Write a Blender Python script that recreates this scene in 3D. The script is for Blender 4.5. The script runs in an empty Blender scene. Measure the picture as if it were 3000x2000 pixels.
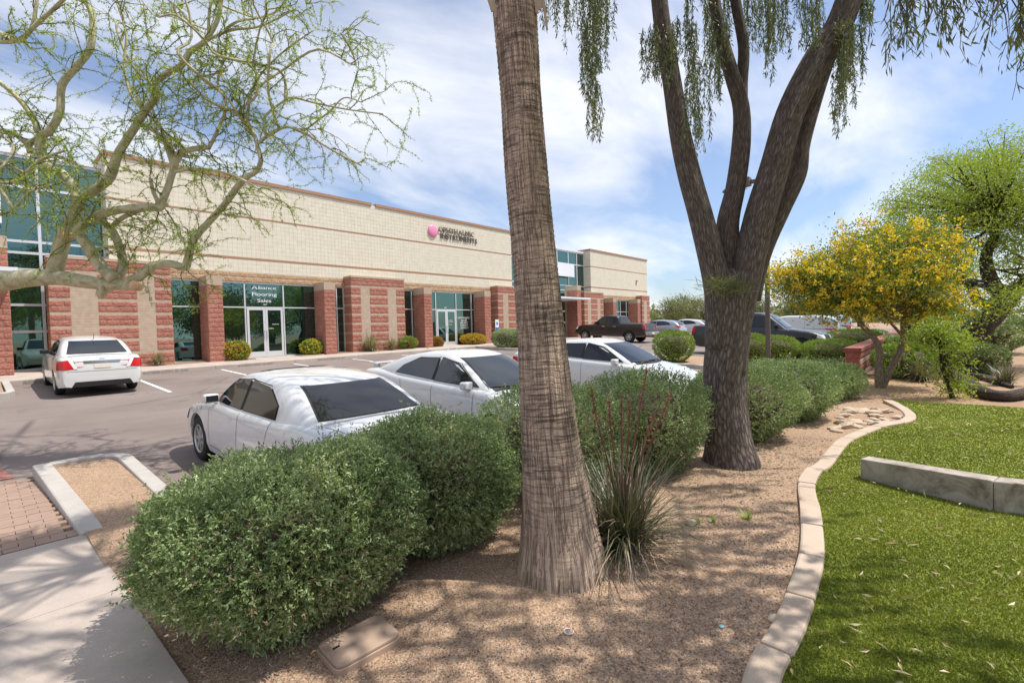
import bpy, bmesh, math, random
import numpy as np
from mathutils import Vector, Matrix
from mathutils.bvhtree import BVHTree

random.seed(7); rng = np.random.default_rng(7)
scene = bpy.context.scene
col = scene.collection
R = math.radians

# ------------------------------------------------------------ camera
F_PX = 1406.0                      # focal length in pixels of a 3000 px wide frame
YAW, PITCH, ROLL = R(48.377), R(-1.636), R(-1.613)
EYE = np.array([0.0, 0.0, 1.85])
fw = np.array([math.sin(YAW)*math.cos(PITCH), math.cos(YAW)*math.cos(PITCH), math.sin(PITCH)])
r0 = np.array([math.cos(YAW), -math.sin(YAW), 0.0]); u0 = np.cross(r0, fw)
rt = math.cos(ROLL)*r0 + math.sin(ROLL)*u0
up = -math.sin(ROLL)*r0 + math.cos(ROLL)*u0
cam_d = bpy.data.cameras.new('camera'); cam = bpy.data.objects.new('camera', cam_d); col.objects.link(cam)
m = Matrix.Identity(4)
for i in range(3):
    m[i][0] = rt[i]; m[i][1] = up[i]; m[i][2] = -fw[i]; m[i][3] = EYE[i]
cam.matrix_world = m
cam_d.sensor_width = 36.0; cam_d.lens = F_PX/3000*36; cam_d.clip_end = 3000; cam_d.clip_start = 0.05
scene.camera = cam
def ray(x, y):                     # x, y in a 2352 px wide frame
    return fw + rt*((x/0.784-1500)/F_PX) - up*((y/0.784-1000)/F_PX)
def at(x, y, d): return EYE + ray(x, y)*d             # survey point at a given distance
def gp(x, y, z=0.0):                                   # survey point on a level at height z
    r = ray(x, y); return EYE + r*((z-EYE[2])/r[2])

# ------------------------------------------------------------ world, sun
SUN = Vector((0.34, -0.36, 1.0)).normalized()
world = bpy.data.worlds.new('World'); scene.world = world; world.use_nodes = True
wn = world.node_tree.nodes; wl = world.node_tree.links
for n in list(wn): wn.remove(n)
wo = wn.new('ShaderNodeOutputWorld'); bg = wn.new('ShaderNodeBackground'); bg.inputs[1].default_value = 0.10
sky = wn.new('ShaderNodeTexSky'); sky.sky_type = 'NISHITA'; sky.sun_disc = False
sky.sun_elevation = math.asin(SUN.z); sky.sun_rotation = math.atan2(SUN.x, SUN.y)
sky.air_density = 1.0; sky.dust_density = 1.2; sky.ozone_density = 2.0
tc = wn.new('ShaderNodeTexCoord'); sep = wn.new('ShaderNodeSeparateXYZ'); wl.new(tc.outputs['Generated'], sep.inputs[0])
addz = wn.new('ShaderNodeMath'); addz.operation = 'ADD'; addz.inputs[1].default_value = 0.22; wl.new(sep.outputs[2], addz.inputs[0])
mxz = wn.new('ShaderNodeMath'); mxz.operation = 'MAXIMUM'; mxz.inputs[1].default_value = 0.12; wl.new(addz.outputs[0], mxz.inputs[0])
dv = []
for k in (0, 1):
    d = wn.new('ShaderNodeMath'); d.operation = 'DIVIDE'; wl.new(sep.outputs[k], d.inputs[0]); wl.new(mxz.outputs[0], d.inputs[1]); dv.append(d)
cmb = wn.new('ShaderNodeCombineXYZ'); wl.new(dv[0].outputs[0], cmb.inputs[0]); wl.new(dv[1].outputs[0], cmb.inputs[1])
mp = wn.new('ShaderNodeMapping'); mp.inputs['Rotation'].default_value = (0, 0, R(40)); mp.inputs['Scale'].default_value = (0.62, 1.25, 1); mp.inputs['Location'].default_value = (3.1, 0.6, 0)
wl.new(cmb.outputs[0], mp.inputs[0])
nz = wn.new('ShaderNodeTexNoise'); nz.inputs['Scale'].default_value = 1.15; nz.inputs['Detail'].default_value = 9; nz.inputs['Roughness'].default_value = 0.56; nz.inputs['Distortion'].default_value = 0.35
wl.new(mp.outputs[0], nz.inputs['Vector'])
rp = wn.new('ShaderNodeValToRGB'); rp.color_ramp.elements[0].position = 0.40; rp.color_ramp.elements[1].position = 0.66
rp.color_ramp.elements[0].color = (0.12, 0.12, 0.12, 1); rp.color_ramp.elements[1].color = (0.97, 0.97, 0.97, 1)
wl.new(nz.outputs[0], rp.inputs[0])
skym = wn.new('ShaderNodeMix'); skym.data_type = 'RGBA'; skym.blend_type = 'MULTIPLY'; skym.inputs['Factor'].default_value = 1
wl.new(sky.outputs[0], skym.inputs[6]); skym.inputs[7].default_value = (1.15, 1.28, 1.45, 1)
mix = wn.new('ShaderNodeMix'); mix.data_type = 'RGBA'
wl.new(rp.outputs[0], mix.inputs['Factor']); wl.new(skym.outputs[2], mix.inputs[6]); mix.inputs[7].default_value = (9.6, 9.75, 10.2, 1)
wl.new(mix.outputs[2], bg.inputs[0]); wl.new(bg.outputs[0], wo.inputs[0])
sun_d = bpy.data.lights.new('sun', 'SUN'); sun_d.energy = 4.4; sun_d.angle = R(0.53); sun_d.color = (1.0, 0.955, 0.88)
sun = bpy.data.objects.new('sun', sun_d); col.objects.link(sun); sun.location = (20, -20, 60)
sun.rotation_euler = (-SUN).to_track_quat('-Z', 'Y').to_euler()
vs = scene.view_settings
vs.view_transform = 'Standard'; vs.look = 'None'; vs.exposure = 0.22; vs.gamma = 1.0; vs.use_curve_mapping = False

# ------------------------------------------------------------ materials
MATS = {}
class NT:
    def __init__(s, name):
        s.m = bpy.data.materials.new(name); s.m.use_nodes = True
        s.t = s.m.node_tree; s.n = s.t.nodes; s.l = s.t.links
        for x in list(s.n): s.n.remove(x)
        s.out = s.n.new('ShaderNodeOutputMaterial')
    def new(s, t, **kw):
        x = s.n.new('ShaderNode'+t)
        for k, v in kw.items(): setattr(x, k, v)
        return x
    def lk(s, a, b): s.l.new(a, b)
    def coord(s, kind='Object', scale=(1, 1, 1), rot=(0, 0, 0)):
        c = s.new('TexCoord'); mpp = s.new('Mapping'); mpp.inputs['Scale'].default_value = scale; mpp.inputs['Rotation'].default_value = rot
        s.lk(c.outputs[kind], mpp.inputs[0]); return mpp.outputs[0]
    def wpos(s, scale=(1, 1, 1)):
        c = s.new('NewGeometry'); mpp = s.new('Mapping'); mpp.inputs['Scale'].default_value = scale
        s.lk(c.outputs['Position'], mpp.inputs[0]); return mpp.outputs[0]
    def noise(s, vec, scale, detail=4, rough=.5, dist=0):
        x = s.new('TexNoise'); x.inputs['Scale'].default_value = scale; x.inputs['Detail'].default_value = detail
        x.inputs['Roughness'].default_value = rough; x.inputs['Distortion'].default_value = dist
        s.lk(vec, x.inputs['Vector']); return x.outputs[0]
    def voro(s, vec, scale, feature='F1', out=0):
        x = s.new('TexVoronoi'); x.feature = feature; x.inputs['Scale'].default_value = scale
        s.lk(vec, x.inputs['Vector']); return x.outputs[out]
    def ramp(s, fac, stops):
        x = s.new('ValToRGB'); e = x.color_ramp.elements
        while len(e) < len(stops): e.new(0.5)
        for i, (p, c) in enumerate(stops):
            e[i].position = p; e[i].color = (c[0], c[1], c[2], 1) if not isinstance(c, (int, float)) else (c, c, c, 1)
        s.lk(fac, x.inputs[0]); return x.outputs[0]
    def mixc(s, fac, a, b, blend='MIX'):
        x = s.new('Mix', data_type='RGBA', blend_type=blend)
        for sock, v in ((x.inputs['Factor'], fac), (x.inputs[6], a), (x.inputs[7], b)):
            if isinstance(v, (int, float)): sock.default_value = v
            elif isinstance(v, tuple): sock.default_value = (v[0], v[1], v[2], 1)
            else: s.lk(v, sock)
        return x.outputs[2]
    def bump(s, h, strength=.5, dist=.01, normal=None):
        x = s.new('Bump'); x.inputs['Strength'].default_value = strength; x.inputs['Distance'].default_value = dist
        s.lk(h, x.inputs['Height'])
        if normal is not None: s.lk(normal, x.inputs['Normal'])
        return x.outputs[0]
    def math(s, op, a, b=None):
        x = s.new('Math', operation=op)
        for i, v in enumerate((a, b)):
            if v is None: continue
            if isinstance(v, (int, float)): x.inputs[i].default_value = v
            else: s.lk(v, x.inputs[i])
        return x.outputs[0]
    def prin(s, color, rough=.8, normal=None, **kw):
        x = s.new('BsdfPrincipled')
        if isinstance(color, tuple): x.inputs['Base Color'].default_value = (*color, 1)
        else: s.lk(color, x.inputs['Base Color'])
        if isinstance(rough, (int, float)): x.inputs['Roughness'].default_value = rough
        else: s.lk(rough, x.inputs['Roughness'])
        if normal is not None: s.lk(normal, x.inputs['Normal'])
        for k, v in kw.items(): x.inputs[k.replace('_', ' ')].default_value = v
        s.lk(x.outputs[0], s.out.inputs[0]); return x

def mat_plain(name, c, rough=.6, var=.12, scale=6, bump=0.0, bscale=80, **kw):
    t = NT(name); v = t.wpos()
    n = t.noise(v, scale, 5, .6)
    cc = t.mixc(n, tuple(x*(1-var) for x in c), tuple(min(1, x*(1+var)) for x in c))
    nm = t.bump(t.noise(v, bscale, 3), bump, .004) if bump else None
    t.prin(cc, rough, nm, **kw); MATS[name] = t.m; return t.m
def mat_ground(name, cols, s1=2.0, s2=60, rough=.92, bump=.5, bdist=.01, speck=None):
    t = NT(name); v = t.wpos()
    big = t.noise(v, s1, 5, .6); fine = t.noise(v, s2, 4, .65)
    f = t.mixc(.55, big, fine)
    c = t.ramp(f, [(.3, cols[0]), (.5, cols[1]), (.68, cols[2])])
    if speck:
        vo = t.voro(v, speck[0], out=1); g = t.new('Separate' + 'Color'); t.lk(vo, g.inputs[0])
        c2 = t.ramp(g.outputs[0], [(0, speck[1]), (.35, speck[2]), (.7, speck[3]), (1, speck[4])])
        c = t.mixc(speck[5], c, c2)
        h = t.mixc(.5, fine, t.voro(v, speck[0]))
    else: h = fine
    t.prin(c, rough, t.bump(h, bump, bdist)); MATS[name] = t.m; return t.m

M_asphalt = NT('asphalt'); t = M_asphalt; v = t.wpos()
b1 = t.noise(v, .35, 6, .6); b2 = t.noise(v, 90, 3, .7); b3 = t.noise(t.wpos((.25, 2.2, 1)), .9, 5, .6)
c = t.ramp(b1, [(0.3, (0.175, 0.136, 0.121)), (0.5, (0.240, 0.189, 0.168)), (0.72, (0.292, 0.238, 0.214))])
c = t.mixc(t.ramp(b2, [(.35, 0), (.65, .55)]), c, (.13, .105, .095))
c = t.mixc(t.ramp(b3, [(.55, 0), (.7, .35)]), c, (.11, .092, .085))
crk = t.ramp(t.voro(t.wpos((.16, .22, 1)), 1.0, 'DISTANCE_TO_EDGE'), [(.0, 1), (.012, 0)])
crkm = t.math('MULTIPLY', crk, t.ramp(t.noise(v, .3, 3), [(.42, 0), (.55, .75)]))
c = t.mixc(crkm, c, (.05, .042, .04))
oil = t.math('MULTIPLY', t.ramp(t.noise(v, .9, 3, .6), [(.60, 0), (.70, .6)]), t.ramp(t.noise(v, 5.0, 4), [(.45, 0), (.6, 1)]))
c = t.mixc(oil, c, (.075, .062, .056))
t.prin(c, .86, t.bump(b2, .35, .006)); M_asphalt = t.m
M_gravel = mat_ground('decomposed_granite', [(.18, .10, .056), (.32, .19, .108), (.45, .295, .18)], .9, 45, .95, .8, .012,
                      (95, (.16, .10, .07), (.34, .22, .14), (.50, .36, .25), (.62, .5, .38), .55))
M_soil = mat_ground('desert_soil', [(.25, .155, .095), (.355, .23, .145), (.44, .30, .20)], .35, 25, .95, .5, .02)
M_conc = NT('concrete'); t = M_conc; v = t.wpos()
n1 = t.noise(v, 1.6, 6, .65); n2 = t.noise(v, 120, 3, .6); spots = t.ramp(t.voro(v, 9.0), [(.02, 1), (.05, 0)])
c = t.ramp(n1, [(.3, (.36, .295, .25)), (.55, (.47, .395, .34)), (.75, (.55, .47, .41))])
c = t.mixc(t.ramp(n2, [(.4, 0), (.7, .3)]), c, (.28, .24, .22)); c = t.mixc(t.math('MULTIPLY', spots, .6), c, (.13, .11, .1))
t.prin(c, .88, t.bump(n2, .25, .004)); M_conc = t.m
M_kerb = mat_ground('kerb_concrete', [(.33, .30, .27), (.44, .405, .37), (.52, .485, .445)], 2.5, 110, .9, .3, .004)
M_lkerb = mat_ground('tan_kerb_concrete', [(.38, .285, .21), (.49, .385, .295), (.55, .45, .36)], 2.2, 120, .9, .35, .004)
M_wallc = NT('weathered_concrete'); t = M_wallc; v = t.wpos((1, 1, 1))
n1 = t.noise(v, 3.5, 6, .7, .8); n2 = t.noise(v, 60, 4)
c = t.ramp(n1, [(.36, (.17, .13, .10)), (.5, (.36, .31, .26)), (.66, (.50, .44, .38))])
t.prin(c, .9, t.bump(n2, .4, .006)); M_wallc = t.m
M_turf = NT('turf'); t = M_turf; v = t.wpos()
n1 = t.noise(v, .7, 4); n2 = t.noise(v, 140, 4, .7)
c = t.ramp(t.mixc(.6, n1, n2), [(0.3, (0.119, 0.150, 0.013)), (0.5, (0.188, 0.222, 0.022)), (0.7, (0.248, 0.276, 0.036))])
t.prin(c, .85, t.bump(n2, .6, .01)); M_turf = t.m

def mat_leaf(name, stops, trans=.3, gloss=.06):
    t = NT(name); a = t.new('Attribute'); a.attribute_name = 'v'
    c = t.ramp(a.outputs['Fac'], stops)
    d = t.new('BsdfDiffuse'); t.lk(c, d.inputs[0])
    tr = t.new('BsdfTranslucent'); t.lk(t.mixc(1.0, c, (1.25, 1.3, .55), 'MULTIPLY'), tr.inputs[0])
    mx = t.new('MixShader'); mx.inputs[0].default_value = trans; t.lk(d.outputs[0], mx.inputs[1]); t.lk(tr.outputs[0], mx.inputs[2])
    g = t.new('BsdfGlossy'); g.inputs['Roughness'].default_value = .45
    m2 = t.new('MixShader'); m2.inputs[0].default_value = gloss; t.lk(mx.outputs[0], m2.inputs[1]); t.lk(g.outputs[0], m2.inputs[2])
    t.lk(m2.outputs[0], t.out.inputs[0]); return t.m
ML_sage = mat_leaf('sage_leaf', [(0, (0.123, 0.184, 0.071)), (0.45, (0.240, 0.330, 0.136)), (0.8, (0.406, 0.470, 0.231)), (1, (0.616, 0.619, 0.353))], .22)
ML_sage_pale = mat_leaf('pale_sage_leaf', [(0, (0.132, 0.194, 0.070)), (0.5, (0.256, 0.333, 0.137)), (1, (0.466, 0.536, 0.265))], .22)
ML_bright = mat_leaf('bright_leaf', [(0, (0.119, 0.198, 0.030)), (0.5, (0.236, 0.338, 0.052)), (1, (0.396, 0.486, 0.089))], .28)
ML_verde = mat_leaf('palo_verde_leaf', [(0, (0.143, 0.233, 0.032)), (0.5, (0.302, 0.410, 0.052)), (1, (0.601, 0.641, 0.094))], .4)
ML_willow = mat_leaf('willow_leaf', [(0, (0.068, 0.098, 0.033)), (0.5, (0.132, 0.173, 0.053)), (1, (0.247, 0.262, 0.090))], .3, .1)
ML_mesq = mat_leaf('mesquite_leaf', [(0, (0.152, 0.215, 0.026)), (0.5, (0.274, 0.354, 0.042)), (1, (0.440, 0.501, 0.085))], .45)
ML_cassia = mat_leaf('cassia_leaf', [(0, (0.085, 0.144, 0.024)), (0.55, (0.169, 0.255, 0.037)), (1, (0.304, 0.369, 0.059))], .35)
ML_yflower = mat_leaf('yellow_petal', [(0, (.66, .44, .02)), (.5, (.80, .60, .03)), (1, (.88, .72, .09))], .35)
ML_oflower = mat_leaf('orange_petal', [(0, (.68, .24, .02)), (.5, (.78, .42, .03)), (1, (.82, .58, .06))], .25)
ML_rflower = mat_leaf('red_petal', [(0, (.42, .06, .03)), (.5, (.55, .10, .05)), (1, (.66, .22, .12))], .2)
ML_bud = mat_leaf('dull_red_bud', [(0, (.24, .06, .05)), (1, (.42, .14, .11))], .15)
ML_pflower = mat_leaf('purple_petal', [(0, (.36, .12, .42)), (1, (.60, .28, .62))], .2)
ML_olive = mat_leaf('olive_leaf', [(0, (0.102, 0.126, 0.048)), (0.5, (0.186, 0.210, 0.084)), (1, (0.288, 0.306, 0.144))], .25)
ML_hesp = mat_leaf('hesperaloe_blade', [(0, (0.084, 0.101, 0.049)), (0.5, (0.161, 0.171, 0.088)), (0.85, (0.274, 0.238, 0.150)), (1, (0.452, 0.316, 0.228))], .1, .08)
ML_grassy = mat_leaf('dry_grass_blade', [(0, (.15, .14, .07)), (.5, (.26, .235, .12)), (1, (.42, .36, .21))], .2)
ML_turf = mat_leaf('turf_blade', [(0, (0.118, 0.152, 0.013)), (0.5, (0.207, 0.244, 0.025)), (0.9, (0.282, 0.312, 0.048)), (1, (0.376, 0.349, 0.095))], .25, .03)
ML_dry = mat_leaf('dry_leaf', [(0, (.40, .27, .13)), (.5, (.60, .48, .27)), (1, (.74, .66, .46))], .15)
ML_dryt = mat_leaf('dry_twig', [(0, (.10, .07, .045)), (.6, (.20, .145, .09)), (1, (.33, .26, .16))], .1)
ML_green = mat_leaf('fallen_green_leaf', [(0, (.15, .17, .05)), (1, (.34, .34, .14))], .15)
ML_frond = mat_leaf('palm_frond', [(0, (.06, .095, .03)), (1, (.13, .17, .06))], .2, .1)

def mat_bark(name, stops, sc=(9, 9, 1.3), s=3.0, bump=.9, bd=.03, rough=.92):
    t = NT(name); v = t.coord('UV', sc)
    n = t.noise(v, s, 7, .66, 1.0); w = t.voro(t.mixc(.16, v, t.noise(v, s*1.6, 3)), s*1.5, 'DISTANCE_TO_EDGE')
    f = t.mixc(.30, n, t.ramp(w, [(0, 0), (.30, 1)]))
    c = t.ramp(f, stops); t.prin(c, rough, t.bump(f, bump, bd)); return t.m
M_barkd = mat_bark('dark_bark', [(0.22, (0.043, 0.032, 0.028)), (0.42, (0.115, 0.088, 0.075)), (0.62, (0.206, 0.164, 0.143)), (0.85, (0.375, 0.320, 0.290))], (11, 1.7, 1), 3.2, 1.0, .03)
M_barkb = mat_bark('dark_mesquite_bark', [(.25, (.02, .014, .011)), (.5, (.06, .042, .034)), (.8, (.13, .095, .075))], (6, 2, 1), 3, 1, .03)
M_twig = mat_plain('brown_twig', (.10, .072, .05), .9, .3, 20)
M_yellowbark = mat_bark('tan_bark', [(.25, (.10, .075, .05)), (.5, (.24, .19, .13)), (.8, (.36, .3, .22))], (4, 2, 1), 3, .5, .01)
t = NT('palo_verde_bark'); v = t.coord('UV', (2, 3, 1))
n1 = t.noise(v, 2.2, 6, .6, .5); n2 = t.noise(t.coord('UV', (1.5, 24, 1)), 2.5, 4, .6)
c = t.ramp(n1, [(0.3, (0.240, 0.228, 0.112)), (0.48, (0.444, 0.414, 0.250)), (0.65, (0.564, 0.528, 0.362)), (0.8, (0.432, 0.348, 0.225))])
c = t.mixc(t.ramp(n2, [(.60, 0), (.70, .75)]), c, (.17, .12, .07))
c = t.mixc(t.ramp(t.noise(v, 5.0, 3), [(.66, 0), (.72, .8)]), c, (.10, .07, .045))
t.prin(c, .75, t.bump(n2, .35, .006)); M_pv = t.m
t = NT('cut_wood'); v = t.coord('Object'); t.prin(t.ramp(t.noise(v, 14, 4), [(.3, (.42, .25, .13)), (.7, (.62, .43, .26))]), .85); M_cut = t.m
# palm trunk: leaf-scar rings above, vertical cracks all the way down
t = NT('palm_trunk'); sp_uv = t.new('SeparateXYZ'); t.lk(t.coord('UV'), sp_uv.inputs[0]); hgt_ = sp_uv.outputs[1]
hi = t.ramp(hgt_, [(.20, .10), (.75, 1.0)])
patch = t.noise(t.coord('UV', (2.6, 1.5, 1)), 1.7, 6, .7, 1.0)
ring = t.noise(t.coord('UV', (2.2, 30, 1)), 1.6, 4, .6, .5)
fib = t.noise(t.coord('UV', (120, 2.2, 1)), 1.0, 5, .65)
cv = t.mixc(.05, t.coord('UV', (34, 3.6, 1)), t.noise(t.coord('UV', (20, 9, 1)), 1.0, 3))
cn1 = t.math('ABSOLUTE', t.math('SUBTRACT', t.noise(t.coord('UV', (30, 1.1, 1)), 1.0, 3, .55, .5), .5)); cn2 = t.math('ABSOLUTE', t.math('SUBTRACT', t.noise(t.coord('UV', (52, 2.3, 1)), 1.0, 3, .6, .6), .47))
crack = t.math('MAXIMUM', t.ramp(cn1, [(.0, 1), (.012, .8), (.03, 0)]), t.ramp(cn2, [(.0, .9), (.010, .6), (.022, 0)]))
ringl = t.ramp(t.math('ABSOLUTE', t.math('SINE', t.math('ADD', t.math('MULTIPLY', hgt_, 66.0), t.math('MULTIPLY', t.noise(t.coord('UV', (5, 2.0, 1)), 1.4, 4), 11.0)))), [(.0, 1), (.22, .5), (.5, 0)])
c = t.ramp(fib, [(0.28, (0.308, 0.218, 0.155)), (0.5, (0.504, 0.377, 0.287)), (0.72, (0.662, 0.526, 0.427))])
dark = t.math('MULTIPLY', t.ramp(ring, [(.44, 0), (.60, .85)]), hi)
c = t.mixc(t.math('MULTIPLY', dark, t.ramp(patch, [(.38, .25), (.55, 1)])), c, (.105, .080, .062))
c = t.mixc(t.math('MULTIPLY', t.math('MULTIPLY', ringl, hi), .42), c, (.085, .058, .042))
c = t.mixc(t.ramp(patch, [(.58, 0), (.70, .42)]), c, (.125, .10, .082))
c = t.mixc(t.math('MULTIPLY', crack, .62), c, (.075, .048, .034))
h = t.math('SUBTRACT', t.math('SUBTRACT', t.mixc(.5, ring, fib), t.math('MULTIPLY', crack, .9)), t.math('MULTIPLY', t.math('MULTIPLY', ringl, hi), .35))
t.prin(c, .93, t.bump(h, .7, .016)); M_palm = t.m

# masonry
def mat_split(name, stops, bs=22):
    t = NT(name); v = t.wpos()
    n = t.noise(v, bs, 6, .66); big = t.noise(v, 2.4, 3)
    c = t.ramp(t.mixc(.35, n, big), stops); t.prin(c, .95, t.bump(n, .8, .025)); return t.m
M_red = mat_split('red_split_face', [(0.3, (0.233, 0.079, 0.057)), (0.5, (0.380, 0.154, 0.108)), (0.7, (0.495, 0.230, 0.171))])
M_band = mat_split('tan_split_face', [(.3, (.27, .165, .085)), (.5, (.44, .285, .165)), (.72, (.58, .42, .27))])
M_beige = mat_plain('beige_block', (.45, .345, .255), .92, .10, 5, .3, 60)
M_mortar = mat_plain('mortar', (.36, .30, .22), .95, .12, 8)
t = NT('cream_block'); v = t.wpos(); st = t.noise(t.wpos((1.3, 1, .12)), 1.6, 5, .6); bl = t.voro(t.wpos((4.95, 1, 4.95)), 1.0, out=1); sr_ = t.new('SeparateColor'); t.lk(bl, sr_.inputs[0])
c = t.mixc(sr_.outputs[0], (.655, .60, .475), (.715, .66, .54)); c = t.mixc(t.ramp(st, [(.52, 0), (.75, .28)]), c, (.56, .49, .37)); t.prin(c, .9, t.bump(t.noise(v, 120, 3), .15, .004)); M_cream = t.m
M_cream2 = mat_plain('cream_mortar', (.55, .505, .40), .95, .05, 2)
M_brown = mat_plain('brown_coping', (.36, .21, .125), .85, .08, 3, .2, 60)
M_wred = mat_split('red_wall_block', [(.3, (.20, .062, .05)), (.5, (.32, .115, .09)), (.7, (.42, .18, .14))], 15)
M_alum = mat_plain('window_frame_aluminium', (.70, .71, .73), .35, .04, 4, Metallic=.35)
M_whitep = mat_plain('white_metal_panel', (.74, .76, .79), .4, .04, 2)
t = NT('tinted_glass'); v = t.wpos((.6, .6, .6))
nw = t.bump(t.noise(v, 1.1, 2), .035, .05)
dk = t.new('BsdfDiffuse'); dk.inputs[0].default_value = (.006, .012, .011, 1)
gl = t.new('BsdfGlossy'); gl.inputs['Roughness'].default_value = .012; gl.inputs[0].default_value = (.40, .66, .60, 1); t.lk(nw, gl.inputs['Normal'])
fr = t.new('Fresnel'); fr.inputs[0].default_value = 1.9
ff = t.math('MINIMUM', t.math('ADD', fr.outputs[0], .20), .9)
ms = t.new('MixShader'); t.lk(ff, ms.inputs[0]); t.lk(dk.outputs[0], ms.inputs[1]); t.lk(gl.outputs[0], ms.inputs[2]); t.lk(ms.outputs[0], t.out.inputs[0]); M_glass = t.m
M_letter = mat_plain('dark_sign_letter', (.07, .05, .042), .6, .1)
M_wletter = mat_plain('white_vinyl_letter', (.82, .82, .80), .6, .03)
M_gletter = mat_plain('ghost_stencil_paint', (.30, .285, .27), .9, .1)
M_pink = mat_plain('pink_sign_disc', (.78, .26, .42), .3, .25, 1.6)
M_blue = mat_plain('blue_sign', (.03, .18, .55), .5, .05); M_signw = mat_plain('white_sign', (.8, .82, .82), .5, .03)
M_stripe = mat_plain('white_lot_paint', (.72, .70, .67), .8, .12, 9)
M_brickpv = mat_plain('paver_brick', (.33, .225, .17), .9, .22, 7, .4, 60)
M_redpv = mat_plain('red_stamped_concrete', (.34, .145, .11), .85, .2, 3, .3, 50)
M_pole = mat_plain('bronze_pole_paint', (.115, .088, .076), .55, .08, 3)
# cars
def mat_paint(name, c, metal=0.0, rough=.35, var=.02):
    t = NT(name); n = t.noise(t.coord('Object'), 2.5, 4)
    cc = t.mixc(n, tuple(x*(1-var) for x in c), tuple(min(1, x*(1+var)) for x in c))
    p = t.prin(cc, rough, None, Metallic=metal); p.inputs['Coat Weight'].default_value = 1.0 if c[1] > .2 else .45; p.inputs['Coat Roughness'].default_value = .04; return t.m
P_white = mat_paint('white_car_paint', (.66, .665, .67)); P_white2 = mat_paint('pearl_white_car_paint', (.64, .635, .62))
P_black = mat_paint('black_brown_car_paint', (.010, .006, .005), .0); P_brownlow = mat_paint('bronze_car_paint', (.14, .105, .085), .3)
P_grey = mat_paint('charcoal_car_paint', (.016, .016, .017), .0); P_silver = mat_paint('silver_car_paint', (.40, .42, .45), .55, .3)
t = NT('car_glass'); t.prin((.012, .016, .02), .03, None, IOR=1.75); M_cglass = t.m
t = NT('tinted_car_glass'); t.prin((.008, .009, .012), .04, None, IOR=1.6); M_tglass = t.m
M_black = mat_plain('black_rubber_trim', (.012, .012, .012), .6, .1)
M_tyre = mat_plain('tyre_rubber', (.018, .018, .018), .85, .2, 20)
M_rim = mat_plain('alloy_rim', (.48, .48, .47), .35, .08, 5, Metallic=.8)
M_rimd = mat_plain('dark_alloy_rim', (.05, .05, .05), .4, .1, 5, Metallic=.5)
M_chrome = mat_plain('chrome', (.75, .75, .75), .12, .02, 4, Metallic=1.0)
M_redl = mat_plain('red_tail_lens', (.52, .012, .015), .15, .15, 18); M_clearl = mat_plain('clear_lens', (.72, .72, .70), .1, .08, 20)
M_amber = mat_plain('amber_lens', (.6, .22, .03), .15, .1)
M_plate = mat_plain('licence_plate', (.66, .60, .52), .5, .2, 30)
M_seat = mat_plain('cream_seat', (.62, .6, .52), .8, .05)
M_seam = mat_plain('panel_gap', (.10, .10, .10), .8, .05)

# ------------------------------------------------------------ object helpers
def tag(o, label=None, cat=None, group=None, kind=None):
    if label: o['label'] = label
    if cat: o['category'] = cat
    if group: o['group'] = group
    if kind: o['kind'] = kind
    return o
def link(o, parent=None):
    col.objects.link(o)
    if parent is not None: o.parent = parent
    return o
def empty(name, loc=(0, 0, 0), rz=0.0, parent=None):
    o = bpy.data.objects.new(name, None); o.location = loc; o.rotation_euler = (0, 0, rz); o.empty_display_size = .2
    return link(o, parent)
def mkmesh(name, V, Fs, mats=None, smooth=False, uv=None, v=None, midx=None):
    """V (n,3); Fs list of equal-length index arrays (k,3)/(k,4) or list of lists."""
    me = bpy.data.meshes.new(name); V = np.asarray(V, np.float32)
    if isinstance(Fs, np.ndarray): Fs = [Fs]
    if len(Fs) and isinstance(Fs[0], np.ndarray) and Fs[0].ndim == 2:
        loops = np.concatenate([f.ravel() for f in Fs]).astype(np.int32)
        tot = np.concatenate([np.full(len(f), f.shape[1], np.int32) for f in Fs])
        start = np.concatenate([[0], np.cumsum(tot)[:-1]]).astype(np.int32)
        me.vertices.add(len(V)); me.vertices.foreach_set('co', V.ravel())
        me.loops.add(len(loops)); me.loops.foreach_set('vertex_index', loops)
        me.polygons.add(len(tot)); me.polygons.foreach_set('loop_start', start); me.polygons.foreach_set('loop_total', tot)
    else:
        me.from_pydata(V.tolist(), [], [list(f) for f in Fs]); loops = None
    if uv is not None:
        lay = me.uv_layers.new(name='UVMap')
        li = np.empty(len(me.loops), np.int32); me.loops.foreach_get('vertex_index', li)
        lay.data.foreach_set('uv', np.asarray(uv, np.float32)[li].ravel())
    if v is not None:
        at_ = me.attributes.new('v', 'FLOAT', 'POINT'); at_.data.foreach_set('value', np.asarray(v, np.float32))
    if midx is not None: me.polygons.foreach_set('material_index', np.asarray(midx, np.int32))
    me.polygons.foreach_set('use_smooth', np.full(len(me.polygons), bool(smooth)))
    me.update(calc_edges=True); me.validate()
    for mm in (mats if isinstance(mats, (list, tuple)) else [mats]): 
        if mm: me.materials.append(mm)
    return me
def obj(name, me, parent=None, loc=None, rz=0):
    o = bpy.data.objects.new(name, me)
    if loc is not None: o.location = loc
    o.rotation_euler = (0, 0, rz)
    return link(o, parent)
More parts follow.
